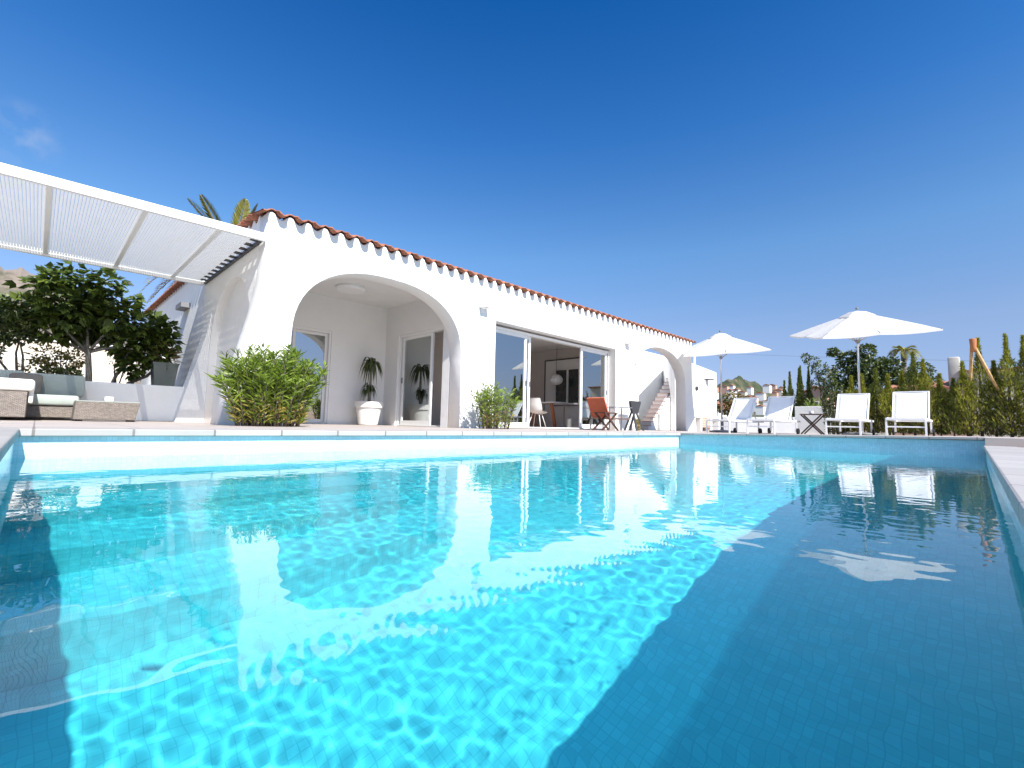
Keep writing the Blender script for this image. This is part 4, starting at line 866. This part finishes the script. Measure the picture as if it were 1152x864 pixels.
palm('palm_tree', 'small thin palm among the trees right of the far umbrella', (31, 2.5, -.3), (31, 2.5, 4.2), [(R(a), .9, .5, 1.0, 22, .32, .05) for a in (0, 50, 95, 140, 190, 235, 280, 325)] + [(R(a), .6, .6, .5, 18, .3, .05) for a in (20, 140, 260)], None, .09)
small_tree('round_tree', 'tree with rounded crown right of the thin palm', 'tree', (29, 1.75, -.3), [(29, 1.75, 2.6), (29, 2.0, 2.4)], [((29, 1.75, 2.9), .5), ((29, 2.1, 2.4), .6), ((29, 1.5, 2.3), .5), ((29, 1.7, 1.8), .7)], 0, .16, .09, 'treeleaf', 640, r0=.06)
small_tree('golden_bush', 'golden olive bush in front of the hillside town', 'bush', (38, 13.3, -.3), [(38, 13.3, 2), (38, 12.8, 2)], [((38, 13.4, 2.3), .75), ((38, 12.8, 2.0), .7), ((38, 13.9, 1.7), .7), ((38, 13.1, 1.4), .8)], 0, .22, .13, leafmat('golden_leaf', (.10, .075, .012), (.26, .18, .03), .25), 420, r0=.07)
# neighbour houses
def simple_house(name, label, x0, x1, y0, y1, zt, wall_m, roof_m, roof=.5, win=(), z0=-.4, flat=False, gable=1, grp=None, overhang=.15):
    t = thing(name, label, 'house', (x0, y0, z0), 0, grp); MB().box((x0, y0, z0), (x1, y1, zt)).build('wall', wall_m, t)
    if not flat:
        m = MB(); o_ = overhang
        if gable == 1:                                             # ridge along X, gable faces -X
            ym = (y0 + y1) / 2; V = [(x, y, z) for x in (x0 - o_, x1 + o_) for y, z in ((y0 - o_, zt), (ym, zt + roof), (y1 + o_, zt), (y1 + o_, zt + .1), (ym, zt + roof + .1), (y0 - o_, zt + .1))]
            m.add(V, [(5, 4, 3, 2, 1, 0), (6, 7, 8, 9, 10, 11)] + [(i, (i + 1) % 6, 6 + (i + 1) % 6, 6 + i) for i in range(6)])
            g_ = MB(); g_.add([(x0, y0, zt), (x0, y1, zt), (x0, ym, zt + roof * .95)], [(0, 2, 1)]); g_.build('gable', wall_m, t)
        else:                                                      # mono slope rising away (+X) with scalloped tile edge
            ys_ = np.arange(y0 - o_, y1 + o_, .1); V = []
            for x, z in ((x0 - o_, zt), (x1, zt + roof)):
                for y in ys_: V.append((x, y, z + .05 * math.cos(y * 2 * math.pi / .3)))
            n = len(ys_); V += [(a, b, c - .06) for a, b, c in V]
            m.add(V, [(i, i + 1, n + i + 1, n + i) for i in range(n - 1)] + [(i, 2 * n + i, 2 * n + i + 1, i + 1) for i in range(n - 1)] + [(2 * n + i, 3 * n + i, 3 * n + i + 1, 2 * n + i + 1) for i in range(n - 1)])
        m.build('roof', roof_m, t)
    for y, z, w_, h_ in win:
        f = MB().box((x0 - .03, y - w_ / 2, z), (x0 - .003, y + w_ / 2, z + h_)).build('window', 'alu', t); MB().box((x0 - .045, y - w_ / 2 + .06, z + .06), (x0 - .032, y + w_ / 2 - .06, z + h_ - .06)).build('pane', 'darkmetal', f)
    return t
nb = simple_house('neighbour_house', 'pink neighbour house with a big white chimney above the hedge', 26, 34, .28, 2.6, 1.95, 'pinkwall', 'far_tile', .9, [(1.6, .9, .5, .6)], gable=2)
m = MB(); m.rbox((26.4, .36, 1.9), (27.0, .74, 3.2), .07); m.build('chimney', pm('old_plaster', (.45, .42, .38), .9, .12, 3), nb, smooth=True)
nb2 = simple_house('neighbour_house', 'grey rendered neighbour house with a scalloped tile eave behind the hedge end', 26.3, 34, -3.2, .26, 2.62, 'creamwall', 'far_tile', .7, [(-.5, 1.0, .4, .6)], gable=2)
simple_house('pink_house', 'salmon pink house between the cypresses and the dark tree', 44, 50, 8.4, 9.9, 3.1, 'pinkwall', 'far_tile', .5, [(9.2, 1.6, .6, .8)])
simple_house('gabled_house', 'small white house with a brown gable roof behind the loungers', 46, 52, 17.6, 19.4, 1.9, 'stucco', 'far_tile', .8, [(18.1, .4, .4, .9), (18.9, .4, .4, .9)], overhang=.35)
simple_house('town_house', 'white house with an orange tiled roof right of the annex', 48, 58, 21.5, 25.5, 2.2, 'creamwall', pm('orange_tile', (.50, .20, .10), .8, .25, 3), .9, [(22.6, .6, .5, .9), (24, .6, .5, .9)], gable=2)
simple_house('cream_house', 'cream house with a stepped flat roof above the orange tiled roof', 60, 68, 27, 31.5, 4.0, 'creamwall', 'far_tile', .5, [(28.5, 2.4, .7, 1.0)], flat=True)
# houses on the hill
hl = ['pinkwall', 'stucco', 'creamwall', 'stucco']
r3 = np.random.default_rng(11)
for i in range(34):
    az = r3.uniform(.255, .365) if i < 24 else r3.uniform(.30, .40); dist = r3.uniform(560, 800); f_ = (dist - 560) / 240
    x = dist * math.cos(az); y = dist * math.sin(az); zz = 18 + f_ * 46 + r3.uniform(-4, 4); w_, d2, h_ = r3.uniform(6, 12), r3.uniform(6, 12), r3.uniform(3.5, 6)
    t = thing('hillside_house', 'small pale house scattered across the hazy hillside town', 'house', (x, y, zz - 6), 0, 'houses on the far hill')
    MB().box((x, y - w_ / 2, zz - 6), (x + d2, y + w_ / 2, zz + h_)).build('wall', hl[i % 4], t)
    m = MB(); m.prism([(y - w_ / 2 - .5, zz + h_), (y + w_ / 2 + .5, zz + h_), (y, zz + h_ + 2)], 0, x - .5, x + d2 + .5); m.build('roof', 'far_tile', t)
# overhead cable
pts = [(60, 34 - i * 3.2, 11.1 - .47 * i + .006 * i * i) for i in range(13)]
tag(MB().tube(pts, .012, 5).build('overhead_cable', 'cable'), 'thin overhead cable sagging across the sky behind the umbrellas', 'cable')
